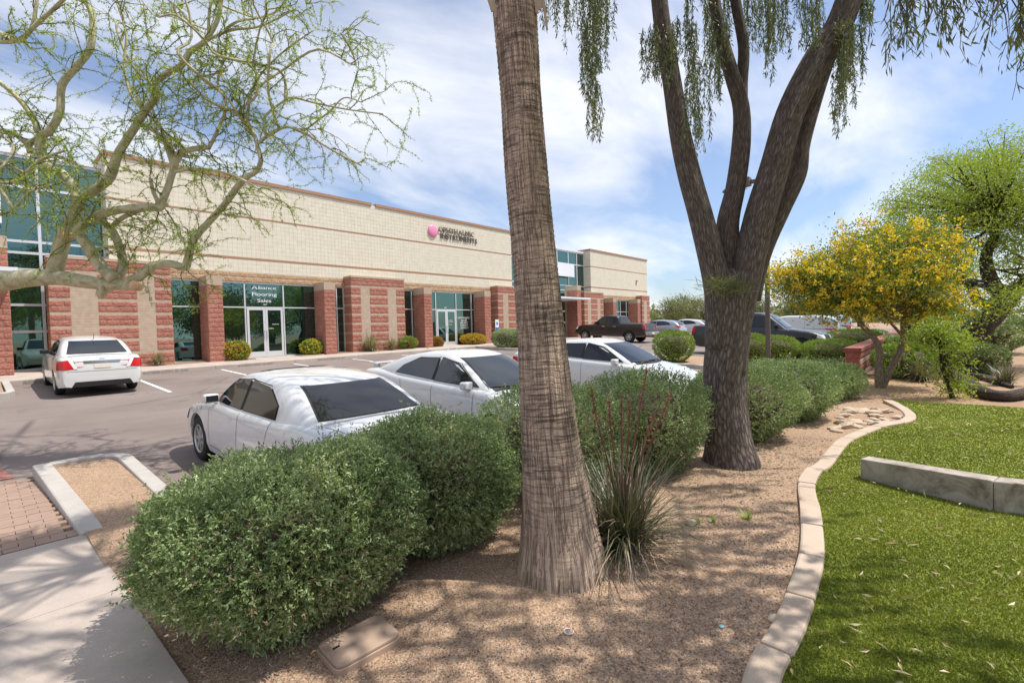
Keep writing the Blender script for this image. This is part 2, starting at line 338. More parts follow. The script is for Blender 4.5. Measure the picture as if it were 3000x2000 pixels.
class MB:
    def __init__(s): s.V = []; s.F = []; s.n = 0
    def add(s, V, F):
        V = np.asarray(V, float); s.V.append(V); s.F += [[i+s.n for i in f] for f in F]; s.n += len(V); return s
    def box(s, x0, y0, z0, x1, y1, z1):
        V = [(x0, y0, z0), (x1, y0, z0), (x1, y1, z0), (x0, y1, z0), (x0, y0, z1), (x1, y0, z1), (x1, y1, z1), (x0, y1, z1)]
        return s.add(V, [(0, 3, 2, 1), (4, 5, 6, 7), (0, 1, 5, 4), (1, 2, 6, 5), (2, 3, 7, 6), (3, 0, 4, 7)])
    def prism(s, poly, z0, z1):
        n = len(poly); z0 = z0 if hasattr(z0, '__len__') else [z0]*n; z1 = z1 if hasattr(z1, '__len__') else [z1]*n
        V = [(p[0], p[1], z0[i]) for i, p in enumerate(poly)] + [(p[0], p[1], z1[i]) for i, p in enumerate(poly)]
        return s.add(V, [list(range(n))[::-1], list(range(n, 2*n))] + [(i, (i+1) % n, n+(i+1) % n, n+i) for i in range(n)])
    def me(s, name, mat, smooth=False): return mkmesh(name, np.concatenate(s.V), s.F, mat, smooth)
    def build(s, name, mat, parent=None, bevel=0, smooth=False):
        o = obj(name, s.me(name, mat, smooth), parent)
        if bevel:
            b = o.modifiers.new('bevel', 'BEVEL'); b.width = bevel; b.segments = 2; b.limit_method = 'ANGLE'
        return o
def tube_arrays(P, rad, sides=8, wob=0.0, seed=0, cap=True, useed=0.0):
    """returns V, quads, uv"""
    P = np.asarray(P, float); rad = np.asarray(rad, float); n = len(P)
    T = np.gradient(P, axis=0); T /= np.linalg.norm(T, axis=1)[:, None]+1e-9
    ref = np.array([0, 0, 1.0]) if abs(T[0][2]) < .9 else np.array([1.0, 0, 0])
    N = np.cross(T[0], ref); N /= np.linalg.norm(N); Ns = [N]
    for i in range(1, n):
        N = Ns[-1]-T[i]*np.dot(Ns[-1], T[i]); N /= np.linalg.norm(N)+1e-9; Ns.append(N)
    Ns = np.array(Ns); B = np.cross(T, Ns)
    a = np.linspace(0, 2*np.pi, sides+1)
    rr = rad[:, None]*np.ones(sides+1)
    if wob:
        g = np.random.default_rng(seed); ph = g.random(6)*6.28
        s = np.linspace(0, n/4.0, n)[:, None]
        w = .5*np.sin(2*a+ph[0]+s*1.1)+.35*np.sin(3*a+ph[1]-s*.9)+.3*np.sin(5*a+ph[2]+s*.6)+.25*np.sin(s*2.3+ph[3])
        rr = rr*(1+wob*w)
    V = P[:, None, :]+rr[..., None]*(np.cos(a)[None, :, None]*Ns[:, None, :]+np.sin(a)[None, :, None]*B[:, None, :])
    L = np.concatenate([[0], np.cumsum(np.linalg.norm(np.diff(P, axis=0), axis=1))])
    uv = np.stack([np.broadcast_to(a/(2*np.pi), (n, sides+1)), np.broadcast_to(L[:, None], (n, sides+1))+useed], -1)
    idx = np.arange(n*(sides+1)).reshape(n, sides+1)
    q = np.stack([idx[:-1, :-1], idx[:-1, 1:], idx[1:, 1:], idx[1:, :-1]], -1).reshape(-1, 4)
    return V.reshape(-1, 3), q, uv.reshape(-1, 2)
class TB:                                                # many tubes -> one mesh
    def __init__(s): s.V = []; s.Q = []; s.U = []; s.n = 0
    def tube(s, P, rad, sides=8, wob=0, seed=0):
        P = np.asarray(P, float); rad = np.asarray(rad, float)
        if rad.max() > .012:
            d0_ = unit(P[0]-P[1]); d1_ = unit(P[-1]-P[-2]); P = np.concatenate([[P[0]+d0_*rad[0]*.10, P[0]+d0_*rad[0]*.08], P, [P[-1]+d1_*rad[-1]*.15, P[-1]+d1_*rad[-1]*.2]]); rad = np.concatenate([[rad[0]*.02, rad[0]*.7], rad, [rad[-1]*.7, rad[-1]*.02]])
        V, q, uv = tube_arrays(P, rad, sides, wob, seed, useed=seed*.37); s.V.append(V); s.Q.append(q+s.n); s.U.append(uv); s.n += len(V); return s
    def me(s, name, mat): return mkmesh(name, np.concatenate(s.V), [np.concatenate(s.Q)], mat, True, np.concatenate(s.U))
def smooth_path(P, k=4):
    P = np.asarray(P, float); n = len(P); out = []
    for i in range(n-1):
        p0 = P[max(i-1, 0)]; p1 = P[i]; p2 = P[i+1]; p3 = P[min(i+2, n-1)]
        for j in range(k):
            u = j/k
            out.append(.5*((2*p1)+(-p0+p2)*u+(2*p0-5*p1+4*p2-p3)*u*u+(-p0+3*p1-3*p2+p3)*u**3))
    out.append(P[-1]); return np.array(out)
def unit(a): return a/(np.linalg.norm(a, axis=-1, keepdims=True)+1e-9)
def leaf_arrays(P, D, ln, wd, g=rng, fold=.25, roll=None):
    """P (n,3) bases, D (n,3) directions; diamond-shaped leaves, 2 tris each folded on the midrib -> 4 verts."""
    n = len(P); D = unit(D)
    side = unit(np.cross(D, g.normal(size=(n, 3)))); nor = np.cross(side, D)
    ln = np.broadcast_to(ln, n)[:, None]; wd = np.broadcast_to(wd, n)[:, None]
    mid = P+D*ln*.5
    V = np.stack([P, mid+side*wd*.5+nor*wd*fold, P+D*ln, mid-side*wd*.5+nor*wd*fold], 1)
    return V.reshape(-1, 3)
def leaf_mesh(name, V, mat, v=None, g=rng):
    n = len(V)//4; q = np.arange(n*4).reshape(n, 4)
    if v is None: v = g.random(n)
    return mkmesh(name, V, [q], mat, False, None, np.repeat(v, 4))
def rand_dirs(n, g=rng): return unit(g.normal(size=(n, 3)))
def lump(d, seed, amp=.12, f=2.3):
    g = np.random.default_rng(seed); out = np.zeros(len(d))
    for k in range(10):
        w = g.normal(size=3)*f*(1+.35*k); out += np.sin(d@w+g.random()*6.28)/(1+.5*k)
    return 1+amp*out/2.2

# ------------------------------------------------------------ terrain
def zlot(x, y): return .55-.04*(20.8-y)+.006*x
def kerb_y(x):                                            # near edge of the car park
    return 3.8
gx = np.unique(np.concatenate([np.linspace(-600, -20, 20), np.linspace(-20, 70, 91), np.linspace(70, 900, 24)]))
gy = np.unique(np.concatenate([np.linspace(-600, -20, 18), np.linspace(-20, 3.45, 60), [3.5, 3.66, 3.72], np.linspace(4, 24, 21), np.linspace(24, 60, 10), np.linspace(60, 900, 20)]))
GX, GY = np.meshgrid(gx, gy, indexing='ij')
def ground_z(x, y):
    x = np.asarray(x, float); y = np.asarray(y, float)
    bed = 0.012*np.sin(x*1.7+.4)*np.sin(y*2.1)+np.clip((x-9)*.004, 0, .35)-np.clip((-y-3)*.015, 0, .25)*(x < 15)
    lot = zlot(np.clip(x, -30, 60), np.clip(y, 3.5, 22))-.12
    s = np.clip((y-3.5)/.18, 0, 1)
    return bed*(1-s)+lot*s
GZ = ground_z(GX, GY)
idx = np.arange(GX.size).reshape(GX.shape)
q = np.stack([idx[:-1, :-1], idx[1:, :-1], idx[1:, 1:], idx[:-1, 1:]], -1).reshape(-1, 4)
tag(obj('ground', mkmesh('ground', np.stack([GX, GY, GZ], -1).reshape(-1, 3), [q], M_soil, True)), kind='structure')
X0, X1, Y0, Y1 = -28, 78, 3.62, 20.9
nx, ny = 40, 12
ax, ay = np.meshgrid(np.linspace(X0, X1, nx), np.linspace(Y0, Y1, ny), indexing='ij')
ai = np.arange(nx*ny).reshape(nx, ny)
aq = np.stack([ai[:-1, :-1], ai[1:, :-1], ai[1:, 1:], ai[:-1, 1:]], -1).reshape(-1, 4)
tag(obj('car_park_asphalt', mkmesh('car_park_asphalt', np.stack([ax, ay, zlot(ax, ay)], -1).reshape(-1, 3), [aq], M_asphalt)), kind='structure')
# street far to the right
s = MB(); s.add([(62, -60, .36), (74, -60, .36), (84, 3.0, .36), (72, 3.0, .36)], [(0, 1, 2, 3)])
tag(s.build('street', M_asphalt), kind='structure')
def bed_z(x, y): return ground_z(x, np.minimum(y, 3.45))+.045+.012*np.sin(x*5.1)*np.sin(y*4.3)+.01*np.sin(x*2.2+y*3.1)
# far right litter of petals under the yellow tree
# stall lines on the asphalt
lines = tag(empty('stall_markings', (0, 0, 0)), kind='structure')
def stripe(x, ya, yb, w=.1):
    s = MB(); z = .006
    s.add([(x-w/2, ya, zlot(x, ya)+z), (x+w/2, ya, zlot(x, ya)+z), (x+w/2, yb, zlot(x, yb)+z), (x-w/2, yb, zlot(x, yb)+z)], [(0, 1, 2, 3)])
    s.build('stall_line', M_stripe, lines)
for i in range(6): stripe(3.53+2.74*i, 15.6, 20.4)
for i in range(7): stripe(28.6+2.74*i, 15.2, 20.4)
for i in range(1, 6): stripe(1.67+2.74*i, 4.1, 9.0)
for i in range(5): stripe(23.0+2.74*i, 4.1, 9.0)

# ------------------------------------------------------------ kerbs, walks
def kerb(name, pts, h, w, mat, zf, seg=1.5, parent=None, bevel=.015):
    """kerb as separate cast segments along a path; zf(x,y) = surface at its foot"""
    root = parent or tag(empty(name), kind='structure')
    P = np.array(pts, float); L = np.concatenate([[0], np.cumsum(np.hypot(*np.diff(P, axis=0).T))])
    n = max(1, int(round(L[-1]/seg)))
    for k in range(n):
        s0 = L[-1]*k/n+.004; s1 = L[-1]*(k+1)/n-.004
        ss = np.unique(np.concatenate([[s0, s1], L[(L > s0) & (L < s1)], np.linspace(s0, s1, 3 if n > 3 else 4)]))
        cx = np.interp(ss, L, P[:, 0]); cy = np.interp(ss, L, P[:, 1])
        t_ = np.stack([np.gradient(cx), np.gradient(cy)], -1); t_ /= np.linalg.norm(t_, axis=1)[:, None]
        nn = np.stack([-t_[:, 1], t_[:, 0]], -1)
        V = []
        for i in range(len(ss)):
            z = zf(cx[i], cy[i]); a = (cx[i]+nn[i, 0]*w/2, cy[i]+nn[i, 1]*w/2); b = (cx[i]-nn[i, 0]*w/2, cy[i]-nn[i, 1]*w/2)
            V += [(*a, z-.15), (*a, z+h), (*b, z+h), (*b, z-.15)]
        Fq = [(0, 1, 2, 3), tuple(len(V)-4+j for j in (3, 2, 1, 0))]
        for i in range(len(ss)-1):
            o = i*4
            Fq += [(o, o+4, o+5, o+1), (o+1, o+5, o+6, o+2), (o+2, o+6, o+7, o+3)]
        s = MB(); s.add(V, Fq); s.build('kerb_segment', mat, root, bevel)
    return root
def arc(cx, cy, r, a0, a1, n=7): return [(cx+r*math.cos(R(a)), cy+r*math.sin(R(a))) for a in np.linspace(a0, a1, n)]
# near edge kerb with the finger island at its left end
left_nose = [(1.36, 3.9), (1.36, 8.45)] + arc(1.0, 8.5, .36, 0, 90) + [(.62, 8.86)]
kerb('car_park_kerb', [(18.2, 3.74), (1.36, 3.74)][::-1], .15, .16, M_kerb, zlot, 3.0)
kerb('island_kerb', left_nose, .15, .16, M_kerb, zlot, 1.6)
kerb('car_park_kerb', [(22.9, 3.74), (60, 3.74)], .15, .16, M_kerb, zlot, 4.0)
# island gravel
s = MB(); s.prism([(.62, 3.3), (1.30, 3.3), (1.30, 8.4), (1.2, 8.7), (1.0, 8.78), (.62, 8.78)], -.2, [.04, .04, .16, .18, .18, .18])
tag(s.build('island_gravel', M_gravel), kind='structure')
# tapering kerb beside the brick ramp (flush with the walk at the near end)
s = MB()
s.add([(.58, 5.80, -.1), (.76, 5.80, -.1), (.64, 8.86, -.1), (.46, 8.86, -.1), (.58, 5.80, .105), (.76, 5.80, .105), (.64, 8.86, .232), (.46, 8.86, .232)],
      [(0, 3, 2, 1), (4, 5, 6, 7), (0, 1, 5, 4), (1, 2, 6, 5), (2, 3, 7, 6), (3, 0, 4, 7)])
tag(s.build('ramp_kerb', M_kerb, None, .02), kind='structure')
# near concrete walk in panels
walk = tag(empty('pavement'), kind='structure')
for k in range(-2, 3):
    ya, yb = 2.86+1.49*(k-1), 2.86+1.49*k
    s = MB(); s.add([(-1.3, ya+.004, -.1), (.665+.0*ya, ya+.004, -.1), (.64, yb-.004, -.1), (-1.3, yb-.004, -.1), (-1.3, ya+.004, .08), (.675-.013*(ya-2.8), ya+.004, .08), (.675-.013*(yb-2.8), yb-.004, .08), (-1.3, yb-.004, .08)],
                    [(0, 3, 2, 1), (4, 5, 6, 7), (0, 1, 5, 4), (1, 2, 6, 5), (2, 3, 7, 6), (3, 0, 4, 7)])
    s.build('paving_slab', M_conc, walk, .006)
# brick ramp
ramp = tag(empty('brick_ramp'), kind='structure')
s = MB(); s.add([(-1.4, 5.85, .045), (.6, 5.85, .045), (.5, 8.9, .05), (-1.4, 8.9, .05)], [(0, 1, 2, 3)]); s.build('sand_joint', M_mortar, ramp)
bm_ = MB(); bm_.box(-.0975, -.0475, -.03, .0975, .0475, .03); brick_me = bm_.me('brick', M_brickpv)
nb = 0
for r_ in range(30):
    y = 5.90+r_*.1
    for c_ in range(11):
        x = .60-c_*.2-(.1 if r_ % 2 else 0)
        if x > .60 - .0040*r_ or nb >= 300 or x < -.9: continue
        o = obj('brick', brick_me, ramp, (x, y, .052+.0015*r_/30+rng.normal()*.0012)); nb += 1
s = MB(); s.box(-1.4, 8.9, -.1, .42, 9.5, .075); 
tag(s.build('stamped_crossing', M_redpv), kind='structure')
s = MB(); s.add([(-1.4, 8.98, zlot(0, 8.98)+.012), (.30, 8.98, zlot(0, 8.98)+.012), (-.05, 11.5, zlot(0, 11.5)+.012), (-1.4, 11.5, zlot(0, 11.5)+.012)], [(0, 1, 2, 3)])
tag(s.build('red_crossing', M_redpv), kind='structure')
# building walk
bw = tag(empty('building_walk'), kind='structure')
for k in range(22):
    xa, xb = -6+3.05*k, -6+3.05*(k+1)
    s = MB(); za, zb = zlot(xa, 20.8), zlot(xb, 20.8)
    s.add([(xa+.004, 20.8, za-.2), (xb-.004, 20.8, zb-.2), (xb-.004, 24.2, .5), (xa+.004, 24.2, .5), (xa+.004, 20.8, za+.13), (xb-.004, 20.8, zb+.13), (xb-.004, 24.2, max(.77, zb+.15)), (xa+.004, 24.2, .78)],
          [(0, 3, 2, 1), (4, 5, 6, 7), (0, 1, 5, 4), (1, 2, 6, 5), (2, 3, 7, 6), (3, 0, 4, 7)])
    s.build('paving_slab', M_conc if k % 1 == 0 else M_kerb, bw, .012)
# bed of soil against the building foot
for xa, xb in ((1.6, 6.5), (7.3, 8.5), (10.6, 11.75), (12.6, 18.0), (18.7, 19.6), (21.7, 23.1), (24.0, 30)):
    s = MB(); s.prism([(xa, 23.05), (xb, 23.05), (xb, 24.05), (xa, 24.05)], .6, .80+.004*max(0, xa-15)); tag(s.build('planting_strip', M_gravel), kind='structure')
# left island by the white sedan
isl = [(-3, 17.6), (.1, 17.4), (.55, 17.55), (.72, 17.9), (.62, 20.8), (-3, 20.8)]
s = MB(); s.prism([(-4, 17.75), (.5, 17.72), (.52, 20.7), (-4, 20.7)], .2, [.55, .55, .66, .66]); tag(s.build('island_gravel', M_gravel), kind='structure')
kerb('island_kerb', [(-4, 17.62), (.2, 17.55), (.5, 17.62), (.62, 17.9), (.62, 20.75)], .15, .16, M_kerb, zlot, 1.5)
# island right of the white cars, with clipped shrubs and the light pole
ipoly = [(18.3, 3.9), (22.6, 3.9), (22.6, 8.6), (22.0, 9.2), (18.9, 9.2), (18.3, 8.6)]
s = MB(); s.prism(ipoly, -.3, [zlot(*p)+.1 for p in ipoly]); tag(s.build('island_gravel', M_gravel), kind='structure')
kerb('island_kerb', [(18.22, 3.8), (18.22, 8.6)] + arc(18.9, 8.6, .68, 180, 90) + arc(22.0, 8.6, .68, 90, 0) + [(22.68, 3.8)], .15, .16, M_kerb, zlot, 2.2)
# island in front of the building with two clipped globes
ip2 = [(20.6, 17.6), (23.4, 17.6), (23.8, 18.2), (23.8, 20.75), (20.2, 20.75), (20.2, 18.2)]
s = MB(); s.prism(ip2, .2, [zlot(*p)+.1 for p in ip2]); tag(s.build('island_gravel', M_gravel), kind='structure')
kerb('island_kerb', [(20.12, 20.75), (20.12, 18.1)] + arc(20.7, 18.1, .58, 180, 270) + arc(23.3, 18.1, .58, 270, 360) + [(23.88, 20.75)], .15, .16, M_kerb, zlot, 2.2)

# ------------------------------------------------------------ landscape kerb and lawn
KL = np.array([(2.2, .60), (2.62, .67), (3.06, .655), (3.6, .675), (4.2, .725), (5.1, .89), (5.88, 1.06), (6.5, 1.10), (6.9, 1.05), (7.7, 1.04), (8.48, 1.0), (9.77, .75), (10.45, .45), (11.0, .37), (11.75, .50), (12.8, .80)])
KLs = smooth_path(KL, 5)
lk = kerb('landscape_kerb', KLs, .045, .165, M_lkerb, lambda x, y: float(ground_z(x, y))+.045, .62, None, .02)
# gravel planting bed
bx = np.concatenate([np.linspace(-.2, 13.2, 140)]); 
kly_ = np.where(bx < 2.2, .60, np.interp(bx, KLs[:, 0], KLs[:, 1])); BX = np.repeat(bx[:, None], 70, 1); BY = kly_[:, None]+(3.66-kly_[:, None])*np.linspace(0, 1, 70)[None, :]
BZ = ground_z(BX, np.minimum(BY, 3.45))+.045+.012*np.sin(BX*5.1)*np.sin(BY*4.3)+.01*np.sin(BX*2.2+BY*3.1)
bi = np.arange(BX.size).reshape(BX.shape)
bq = np.stack([bi[:-1, :-1], bi[1:, :-1], bi[1:, 1:], bi[:-1, 1:]], -1).reshape(-1, 4)
tag(obj('gravel_bed', mkmesh('gravel_bed', np.stack([BX, BY, BZ], -1).reshape(-1, 3), [bq], M_gravel, True)), kind='structure')
# lawn: a sheet on the camera side of that kerb
from_k = np.interp
lx = np.linspace(1.4, 13.1, 120); LYs = np.linspace(0, 1, 50)
ylim = np.interp(lx, KLs[:, 0], KLs[:, 1])-.02; ylim = np.where(lx < 2.2, .60, ylim)
LX = np.repeat(lx[:, None], 50, 1); LY = ylim[:, None]*(1-LYs)+(-9.0)*LYs
def lawn_z(x, y): return ground_z(x, y)+.055
LZ = lawn_z(LX, LY); li_ = np.arange(LX.size).reshape(LX.shape)
lq = np.stack([li_[:-1, :-1], li_[:-1, 1:], li_[1:, 1:], li_[1:, :-1]], -1).reshape(-1, 4)
tag(obj('lawn', mkmesh('lawn', np.stack([LX, LY, LZ], -1).reshape(-1, 3), [lq], M_turf, True)), kind='structure')
# turf blades
g = np.random.default_rng(3)
N = 460000
d = 1.9*np.exp(g.random(N)*math.log(14/1.9)); a = R(90)-R(57)-g.random(N)*R(42)
bxp = d*np.cos(a); byp = d*np.sin(a)
yl = np.where(bxp < 2.2, .58, np.interp(bxp, KLs[:, 0], KLs[:, 1])-.075)
ok = (byp < yl) & (bxp > 1.5) & (bxp < 13.05) & (byp > -4)
bxp, byp = bxp[ok], byp[ok]; d = d[ok]; n = len(bxp)
hgt = (.008+.010*g.random(n))*(1+.03*d); wd = .0012+.00062*d
lean = g.normal(size=(n, 2))*.012; aa = g.random(n)*6.28
bz = lawn_z(bxp, byp)
V = np.stack([np.stack([bxp-np.cos(aa)*wd, byp-np.sin(aa)*wd, bz], -1), np.stack([bxp+np.cos(aa)*wd, byp+np.sin(aa)*wd, bz], -1), np.stack([bxp+lean[:, 0], byp+lean[:, 1], bz+hgt], -1)], 1).reshape(-1, 3)
pv = np.clip(.48+.16*np.sin(bxp*1.3)*np.cos(byp*1.9)+.14*np.sin(bxp*3.7+byp*2.9)+.24*g.normal(size=n), 0, 1)
o = obj('lawn_grass', mkmesh('lawn_grass', V, [np.arange(3*n).reshape(n, 3)], ML_turf, False, None, np.repeat(pv, 3)))
tag(o, 'short bright green turf blades covering the lawn', 'grass', kind='stuff')

# ------------------------------------------------------------ the building
t = NT('beige_coursed_block'); v = t.wpos(); sx = t.new('SeparateXYZ'); t.lk(v, sx.inputs[0])
fr_ = t.math('FRACT', t.math('MULTIPLY', sx.outputs[2], 10.0)); ln_ = t.ramp(fr_, [(0, 1), (.09, 1), (.12, 0)])
n = t.noise(v, 6, 4); c = t.ramp(n, [(.3, (.41, .31, .225)), (.7, (.50, .39, .295))])
c = t.mixc(t.math('MULTIPLY', ln_, .45), c, (.30, .22, .155)); t.prin(c, .93, t.bump(t.math('SUBTRACT', 1.0, ln_), .4, .004)); M_beigec = t.m
bld = empty('office_building', (20, 24, 0.5))
tag(bld, 'long single storey cream block building with red split-face piers, columns and green storefront glass', 'building')
BO = np.array([20, 24, .5])
def bpart(mb, name, mat, parent=None, bevel=0):
    V = np.concatenate(mb.V)-BO
    o = obj(name, mkmesh(name, V, mb.F, mat), parent or bld)
    if bevel: b = o.modifiers.new('bevel', 'BEVEL'); b.width = bevel; b.segments = 1
    return o
def bbox(name, mat, x0, y0, z0, x1, y1, z1, parent=None): return bpart(MB().box(x0, y0, z0, x1, y1, z1), name, mat, parent)
FY = 24.0; GY_ = 24.1; CZ = 8.96; TZ = 9.10
# split-face unit blocks (1 x 1, front facing -Y)
def split_variant(seed):
    g = np.random.default_rng(seed); nx, nz = 8, 5
    xs = np.linspace(.012, .988, nx); zs = np.linspace(.025, .975, nz)
    V = []
    for j in range(nz):
        for i in range(nx):
            e = min(i, nx-1-i, j, nz-1-j)
            V.append((xs[i], -(.006 if e == 0 else .010+.016*g.random())-(.005*g.random()), zs[j]))
    Fq = [(j*nx+i, j*nx+i+1, (j+1)*nx+i+1, (j+1)*nx+i) for j in range(nz-1) for i in range(nx-1)]
    ring = list(range(nx))+[k*nx+nx-1 for k in range(1, nz)]+[(nz-1)*nx+i for i in range(nx-2, -1, -1)]+[k*nx for k in range(nz-2, 0, -1)]
    b0 = len(V)
    for r_ in ring: V.append((V[r_][0], .02, V[r_][2]))
    for k in range(len(ring)): Fq.append((ring[k], b0+k, b0+(k+1) % len(ring), ring[(k+1) % len(ring)]))
    return np.array(V), Fq
SV = [split_variant(s) for s in range(9)]
SM = [mkmesh('split_face_block', V, Fq, M_red) for V, Fq in SV]
SMB = [mkmesh('split_face_block', V, Fq, M_band) for V, Fq in SV]
n_split = 0
class Blocks:
    def __init__(s, parent, limit, band=False): s.p = parent; s.mb = MB(); s.lim = limit; s.k = 0; s.band = band
    def put(s, x, y, z, w, h, side):
        global n_split
        k = int(rng.integers(9))
        if n_split < 300 and s.lim:
            o = obj('split_face_block', (SMB if s.band else SM)[k], s.p, Vector((x, y, z))-Vector(BO)-s.p.location)
            o.scale = (w, 1, h); o.rotation_euler = (0, 0, -math.pi/2 if side else 0); n_split += 1
        else:
            V, Fq = SV[k]; V = V*np.array([w, 1, h])
            if side: V = np.stack([V[:, 1], -V[:, 0], V[:, 2]], -1)
            s.mb.add(V+np.array([x, y, z]), Fq)
    def course(s, a, b, z, h, off, fixed, side=False):
        """blocks along x (front) from a to b at y=fixed, or along y (side, facing -X) at x=fixed"""
        cuts = [a]; c0 = a+(.2 if off else .4)
        while c0 < b-.08: cuts.append(c0); c0 += .4
        cuts.append(b)
        for u, w in zip(cuts[:-1], cuts[1:]):
            if side: s.put(fixed, w, z, w-u, h, True)
            else: s.put(u, fixed, z, w-u, h, False)
    def done(s, mat=None):
        if s.mb.n:
            o = bpart(s.mb, 'more_split_face_blocks', M_band if s.band else M_red, s.p); o['kind'] = 'stuff'
PF = 23.3
def pier(xs, near):
    p = bbox('pier', M_beigec, xs[0]+.012, PF, .5, xs[-1]-.012, 24.3, 4.76)
    bbox('pier_cap', M_beige, xs[0]-.005, PF-.03, 4.762, xs[-1]+.005, 24.0, 4.86, p)
    B = Blocks(p, near)
    def band(z0, rows, fields):
        for r_ in range(rows):
            z = z0-.2*(r_+1)
            for a, b in fields: B.course(a, b, z+.004, .192, r_ % 2, PF)
            B.course(PF, 24.06, z+.004, .192, r_ % 2, xs[0]+.01, True)
    band(4.76, 2, [(xs[0], xs[-1])]); z = 4.26
    fields = [(xs[i], xs[i+1]) for i in range(0, len(xs)-1, 2)]
    while z > 1.3: band(z, 2, fields); z -= .5
    band(z+.0, 3, [(xs[0], xs[-1])])
    B.done(); return p
def column(x0, near, top=4.41, w=.59):
    p = bbox('column', M_beige, x0+.012, 23.012, .5, x0+w-.012, 24.3, top)
    B = Blocks(p, near); z = top-.6; k = 0
    while z > .55:
        B.course(x0, x0+w, z+.003, .194, k % 2, 23.012); B.course(23.0, 24.08, z+.003, .194, (k+1) % 2, x0+.012, True); z -= .2; k += 1
    B.done(); bbox('column_cap', M_beige, x0-.004, 22.99, top-.395, x0+w+.004, 24.02, top+.004, p); return p
pier((1.85, 2.42, 3.18, 4.35, 4.92, 5.48), True)
column(6.66, True); column(11.82, True)
pier((13.47, 14.04, 14.6, 15.74, 16.31, 16.88), True)
column(18.07, False); column(23.2, False)
pier((24.83, 25.38, 25.94, 27.1, 27.65, 28.25), False)
column(.32, False, 5.34); column(34.4, False, 5.3); column(29.4, False, 5.3)
pier((35.94, 36.52, 37.06, 38.13, 38.65, 39.2), False)
column(40.46, False); column(45.4, False)
pier((46.99, 47.45, 48.13, 48.76), False)
# upper walls of scored blocks
UB = np.array([(.004, .001, .004), (.196, .001, .004), (.196, .001, .196), (.004, .001, .196), (.006, -.004, .006), (.194, -.004, .006), (.194, -.004, .194), (.006, -.004, .194)])
UBF = [(4, 5, 6, 7), (0, 1, 5, 4), (1, 2, 6, 5), (2, 3, 7, 6), (3, 0, 4, 7)]
sb_me = mkmesh('scored_block', UB, UBF, M_cream); n_sb = 0
def upper_wall(x0, x1, rows_top, near):
    global n_sb
    top = 5.347+.1+1.82+.075+rows_top*.2019
    w = bbox('upper_wall', M_cream2, x0, FY, 4.31, x1, 50, top+.02)
    n = int(round((x1-x0)/.2)); pit = (x1-x0)/n
    rest = []
    for cidx in range(n):
        for za, nr, ph in ((4.757, 3, .1967), (5.45, 9, .2022), (7.345, rows_top, .2019)):
            for r_ in range(nr):
                p = (x0+cidx*pit, FY, za+r_*ph); sc = (pit/.2, 1, ph/.2)
                if near and n_sb < 300:
                    o = obj('scored_block', sb_me, w, Vector(p)-Vector(BO)); o.scale = sc; n_sb += 1
                else: rest.append((p, sc))
    P = np.array([r_[0] for r_ in rest]); S = np.array([r_[1] for r_ in rest])
    V = (UB[None]*S[:, None, :]+P[:, None, :]-BO).reshape(-1, 3)
    Fq = (np.array(UBF)[None]+8*np.arange(len(P))[:, None, None]).reshape(-1, 4)
    o = obj('more_scored_blocks', mkmesh('more_scored_blocks', V, [Fq], M_cream), w); o['kind'] = 'stuff'
    for za, zb in ((5.35, 5.447), (7.272, 7.342)): bbox('trim_stripe', M_brown, x0-.004, FY-.012, za, x1+.004, FY+.3, zb, w)
    # end returns, scored too
    for xe, sg in ((x0, -1), (x1, 1)):
        V = []; Fq = []
        for k in range(4):
            for za, nr, ph in ((4.757, 3, .1967), (5.45, 9, .2022), (7.345, rows_top, .2019)):
                for r_ in range(nr):
                    u = UB*np.array([1, 1, ph/.2]); b0 = len(V)
                    for a_ in u: V.append((xe+sg*(-a_[1]), FY+k*.2+(a_[0] if sg < 0 else .2-a_[0]), za+r_*ph+a_[2]))
                    Fq += [[i+b0 for i in (f[::-1] if sg > 0 else f[::-1])] for f in UBF]
        o = obj('return_blocks', mkmesh('return_blocks', np.array(V)-BO, Fq, M_cream), w); o['kind'] = 'stuff'
        for za, zb in ((5.35, 5.447), (7.272, 7.342)): bbox('trim_stripe', M_brown, xe-.012 if sg < 0 else xe+.004, FY-.008, za, xe-.004 if sg < 0 else xe+.012, FY+.8, zb, w)
    # rough tan band over the glass
    B = Blocks(w, False, True)
    for r_ in range(2): B.course(x0, x1, 4.312+.222*r_, .214, r_, FY+.004)
    B.done()
    return top
upper_wall(3.66, 27.2, 8, True); upper_wall(38.2, 49.7, 7, False)
def coping(x0, x1, z): 
    bbox('coping', M_brown, x0, FY-.06, z, x1, FY+.30, z+.155)
coping(3.6, 15.32, CZ); coping(15.6, 27.26, CZ); coping(38.12, 49.78, 8.76)
bbox('coping', M_brown, 38.12, FY+.3, 8.76, 38.42, 40, 8.915); bbox('coping', M_brown, 49.48, FY+.3, 8.76, 49.78, 40, 8.915); bbox('coping', M_brown, 3.6, FY+.3, CZ, 3.9, 40, CZ+.155); bbox('coping', M_brown, 26.96, FY+.3, CZ, 27.26, 40, CZ+.155)
bbox('upper_wall', M_cream2, 15.3, FY+.02, CZ+.02, 15.62, FY+.25, CZ+.06)
